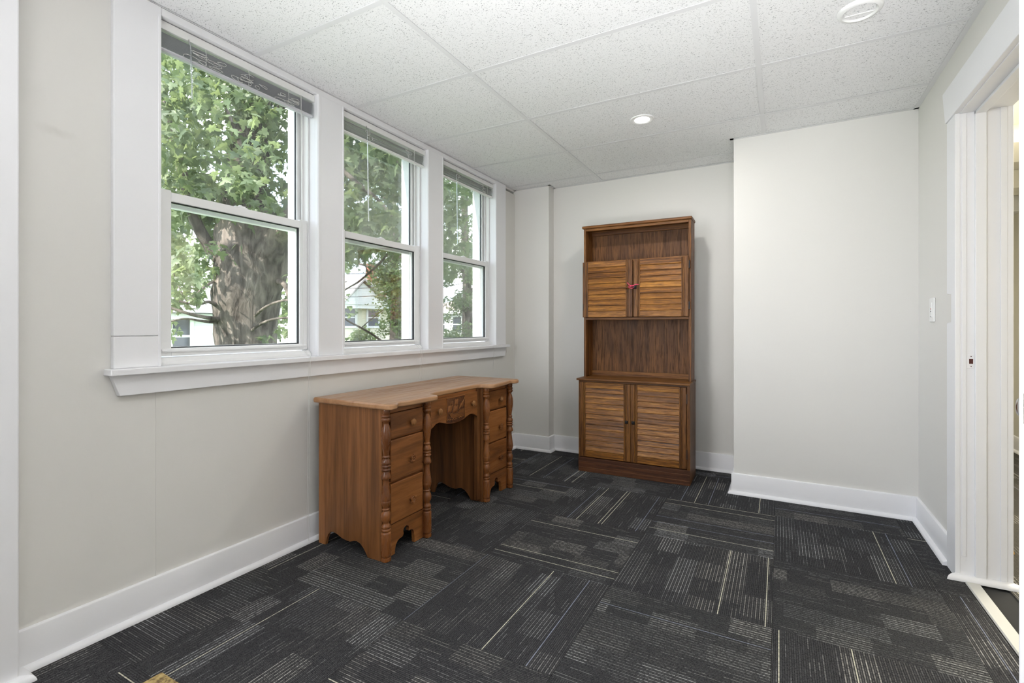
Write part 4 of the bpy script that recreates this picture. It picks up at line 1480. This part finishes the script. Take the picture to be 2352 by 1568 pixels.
region(40, (340, 560), (90, 470), (5.2, 7.4), .42, 40)
region(22, (560, 780), (60, 330), (5.2, 7.2), .42, 40)
region(9, (610, 760), (330, 520), (5.6, 7.6), .36, 34)
region(26, (340, 500), (470, 650), (5.4, 8.0), .32, 28)
region(6, (500, 620), (330, 450), (5.0, 5.7), .24, 16)
region(5, (636, 720), (620, 800), (5.8, 7.4), .26, 22)
region(3, (400, 450), (660, 700), (5.4, 6.0), .14, 10)
region(60, (760, 1010), (230, 545), (5.2, 8.5), .46, 44)
region(10, (1000, 1060), (420, 600), (6.5, 8.5), .36, 34)
region(8, (780, 850), (520, 600), (8.0, 9.5), .40, 34)
region(30, (-100, 340), (-100, 500), (5.2, 8), .6, 40)
region(30, (300, 1000), (-400, 60), (5.2, 8), .8, 40)
region(20, (100, 380), (480, 800), (6.4, 8.5), .35, 30)
pos = clusters(rs, spec, 0)
n1 = len(pos)
rot = rand_rot(rs, n1)
size = rs.uniform(.070, .145, n1)
# the leaves that show largest stand on their own
prj = [project(p) for p in pos]
score = []
for i, (x, y, d) in enumerate(prj):
    vis = d > 1 and ((372 < x < 690 and 120 < y < 790) or (790 < x < 940 and 310 < y < 560) or (1018 < x < 1090 and 410 < y < 600))
    score.append(size[i] / d if vis else -1)
order = np.argsort(score)[::-1]
single = set(order[:300].tolist())
keep = np.array([i for i in range(n1) if i not in single])
leaf_cloud('foliage', tree, T1, pos[keep], rot[keep], size[keep], M['leaf'], LV, LF)
lm = bpy.data.meshes.new('leaf')
lm.from_pydata([tuple(v) for v in LV], [], LF)
lm.materials.append(M['leaf'])
for i in order[:300]:
    o = bpy.data.objects.new('leaf', lm)
    col.objects.link(o)
    o.parent = tree
    o.matrix_local = Matrix.Translation(Vector(pos[i]) - Vector(T1)) @ Matrix([list(r) for r in rot[i]]).to_4x4() @ Matrix.Scale(float(size[i]), 4)


# ------------------------------------------------------------------ trees farther off
def far_tree(name, label, x, d, spec_px, size, seed, mat, trunk_w, top_y):
    rs_ = np.random.RandomState(seed)
    b = at(x, 900, d)
    org = (b.x, b.y, GZ)
    t = tag(empty(name, org), label, 'tree')
    yb = CY_PX + (CAM_Z - GZ) / d * F_PX
    limb([(x, yb, d, trunk_w * 1.2), (x, (yb + 750) / 2, d, trunk_w), (x + 4, 700, d, trunk_w * .7), (x - 3, (700 + top_y) / 2, d, trunk_w * .5), (x + 3, top_y, d, trunk_w * .2)], 'trunk', t, org, 10)
    for k in range(7):
        y0 = 700 + (top_y - 700) * (k + .3) / 7.5
        s_ = -1 if k % 2 else 1
        w_ = rs_.uniform(50, 110)
        limb([(x, y0, d, trunk_w * .3), (x + s_ * w_ * .5, y0 - 30, d + rs_.uniform(-.4, .4), trunk_w * .18), (x + s_ * w_, y0 - 45, d + rs_.uniform(-.8, .8), trunk_w * .08)], 'branch', t, org, 6)
    sp = []
    for (n, xr, yr, dd, rad, cnt) in spec_px:
        for _ in range(n):
            c = at(rs_.uniform(*xr), rs_.uniform(*yr), d + rs_.uniform(-dd, dd))
            sp.append(((c.x, c.y, c.z), (rad * rs_.uniform(.6, 1.3), rad * rs_.uniform(.6, 1.3), rad * rs_.uniform(.4, .9)), int(cnt * rs_.uniform(.7, 1.3))))
    P = clusters(rs_, sp, 0)
    leaf_cloud('foliage', t, org, P, rand_rot(rs_, len(P)), rs_.uniform(size * .7, size * 1.3, len(P)), mat, LVS, LFS)
    return t


far_tree('street_tree', 'dark leafy tree filling the lower right of the middle window', 905, 13.0,
         [(40, (868, 960), (560, 790), 1.4, .40, 190), (26, (800, 1010), (380, 560), 1.6, .5, 150), (14, (840, 960), (700, 1100), 1.2, .5, 110)], .062, 5, M['leaf2'], 34, 380)
far_tree('street_tree', 'pale green leafy tree seen through the window farthest from the camera', 1070, 17.5,
         [(34, (1015, 1110), (600, 800), 1.5, .5, 210), (40, (1000, 1120), (360, 600), 2.0, .55, 120), (10, (1010, 1110), (800, 1100), 1.4, .6, 100)], .075, 9, M['leaf2'], 32, 300)
far_tree('street_tree', 'distant tree behind the trunk at the left window', 700, 22.0,
         [(24, (630, 790), (540, 800), 1.5, .9, 60), (20, (380, 480), (560, 640), 2.0, .8, 50)], .19, 13, M['leaf'], 26, 480)
b = at(838, 770, 20)
o = tag(empty('garden_shrub', (b.x, b.y, GZ)), 'yellow green treetop in front of the pale house', 'shrub')
rs_ = np.random.RandomState(21)
sp = []
for _ in range(10):
    c = at(rs_.uniform(815, 858), rs_.uniform(755, 840), 20 + rs_.uniform(-.6, .6))
    sp.append(((c.x, c.y, c.z), (.35, .35, .3), 50))
P = clusters(rs_, sp, 0)
leaf_cloud('foliage', o, (b.x, b.y, GZ), P, rand_rot(rs_, len(P)), rs_.uniform(.1, .17, len(P)), M['leaf'], LVS, LFS)
MB().tube([(b.x, b.y, GZ), (b.x + .05, b.y, -1.0), (b.x, b.y, .6)], [.09, .07, .03], 8).build('stem', M['bark'], o, (b.x, b.y, GZ), smooth=True)


# ------------------------------------------------------------------ houses
def house(name, label, org, rz, w, dep, wall_h, roof_h, wall_mat, roof_mat, hip=1.0):
    """local x along the facade, facade at y = 0 facing -y, z from the ground"""
    h = tag(empty(name, org, rz), label, 'house')
    MB().box(0, w, 0, dep, 0, wall_h).build('wall', wall_mat, h)
    e = .45
    A = [(-e, -e, wall_h), (w + e, -e, wall_h), (w + e, dep + e, wall_h), (-e, dep + e, wall_h)]
    ins = min(w, dep) / 2 * hip
    r0, r1 = (ins, dep / 2, wall_h + roof_h), (w - ins, dep / 2, wall_h + roof_h)
    MB().add(A + [r0, r1], [(0, 3, 2, 1), (0, 1, 5, 4), (1, 2, 5), (2, 3, 4, 5), (3, 0, 4)]).build('roof', roof_mat, h)
    f = MB().box(-e, w + e, -e - .03, -e + .05, wall_h - .22, wall_h + .02).box(-e - .03, -e + .05, -e, dep + e, wall_h - .22, wall_h + .02)
    f.build('fascia', M['ext'], h)
    return h


def house_window(h, x, z, w, hh, y=0.0):
    f = MB()
    t = .11
    f.box(x - w / 2 - t, x + w / 2 + t, y - .06, y + .02, z + hh, z + hh + t * 1.3).box(x - w / 2 - t, x + w / 2 + t, y - .08, y + .02, z - t, z)
    f.box(x - w / 2 - t, x - w / 2, y - .06, y + .02, z, z + hh).box(x + w / 2, x + w / 2 + t, y - .06, y + .02, z, z + hh)
    f.box(x - w / 2, x + w / 2, y - .045, y + .02, z + hh * .48, z + hh * .54)
    o = f.build('window', M['ext'], h)
    MB().box(x - w / 2, x + w / 2, y - .03, y - .01, z, z + hh).build('pane', M['far_glass'], o)


# pale house with the grey hip roof beyond the middle window
DH = 26.0
c0 = at(730, 900, DH)
dirv = (at(930, 900, DH + 3.5) - at(730, 900, DH))
rz = math.atan2(dirv.y, dirv.x)
h1 = house('pale_house', 'pale house with grey hipped roof and brick chimney behind the middle window', (c0.x, c0.y, GZ), rz, 6.6, 6.0, 5.55, 2.05, M['siding_y'], M['shingle'])
for x in (1.75, 3.15, 4.6):
    house_window(h1, x, 4.35, .62, .95)
for x in (1.75, 4.3, 4.95):
    house_window(h1, x, 1.75, .55, 1.25)
# front gable wing
MB().prism([(1.2, 5.55), (3.9, 5.55), (2.3, 6.75)], 'y', -.55, 3.0).build('gable', M['siding_w'], h1)
MB().add([(1.0, -.75, 5.42), (2.3, -.75, 6.88), (2.3, 3.0, 6.88), (1.0, 3.0, 5.42), (4.1, -.75, 5.42), (4.1, 3.0, 5.42),
          (1.0, -.75, 5.52), (2.3, -.75, 7.0), (2.3, 3.0, 7.0), (1.0, 3.0, 5.52), (4.1, -.75, 5.52), (4.1, 3.0, 5.52)],
         [(0, 1, 2, 3), (1, 4, 5, 2), (6, 9, 8, 7), (7, 8, 11, 10), (0, 6, 7, 1), (1, 7, 10, 4), (3, 2, 8, 9), (2, 5, 11, 8), (0, 3, 9, 6), (4, 10, 11, 5)]).build('gable_roof', M['shingle'], h1)
MB().box(4.0, 4.5, 2.2, 2.7, 6.4, 8.25).box(3.95, 4.55, 2.15, 2.75, 8.1, 8.25).build('chimney', M['brick'], h1)
MB().box(3.4, 6.4, -1.5, 0, 2.95, 3.10).box(3.4, 3.55, -1.5, -1.35, 0, 3.0).box(6.2, 6.35, -1.5, -1.35, 0, 3.0).build('porch', M['ext'], h1)

# white house low at the left of the left window
c0 = at(250, 900, 15.0)
dirv = (at(520, 900, 17.5) - at(250, 900, 15.0))
h2 = house('white_house', 'white house with a dark window low behind the left window', (c0.x, c0.y, GZ), math.atan2(dirv.y, dirv.x), 4.6, 6.0, 5.0, 1.0, M['siding_w'], M['shingle'])
house_window(h2, 3.55, 3.35, .5, 1.25)
house_window(h2, 1.9, 3.35, .5, 1.25)
MB().box(-.2, 4.8, -.25, 0, 4.55, 4.75).build('cornice', M['ext'], h2)

# house behind the far window
c0 = at(985, 900, 40)
h3 = house('far_house', 'house with a pinkish roof hidden behind the tree at the farthest window', (c0.x, c0.y, GZ), math.radians(20), 6, 6, 5.6, 1.6, M['siding_w'], M['shingle2'])
for x in (1.0, 2.4, 3.8):
    house_window(h3, x, 3.9, .7, 1.2)

# power lines across the street
for i, (y0, y1, lab) in enumerate(((640, 622, 'highest thin power line crossing the view of the pale house'), (668, 662, 'middle thin power line crossing the view of the pale house'),
                                   (690, 678, 'lowest thin power line crossing the view of the pale house'))):
    a, b = at(560, y0 - 20, 17), at(1120, y1 - 40, 21)
    pts = [a.lerp(b, k / 12) - Vector((0, 0, .9 * math.sin(math.pi * k / 12) * .5)) for k in range(13)]
    tag(MB().tube(pts, .012, 5).build('power_line', M['wire'], smooth=True), lab, 'cable', 'power lines over the street')
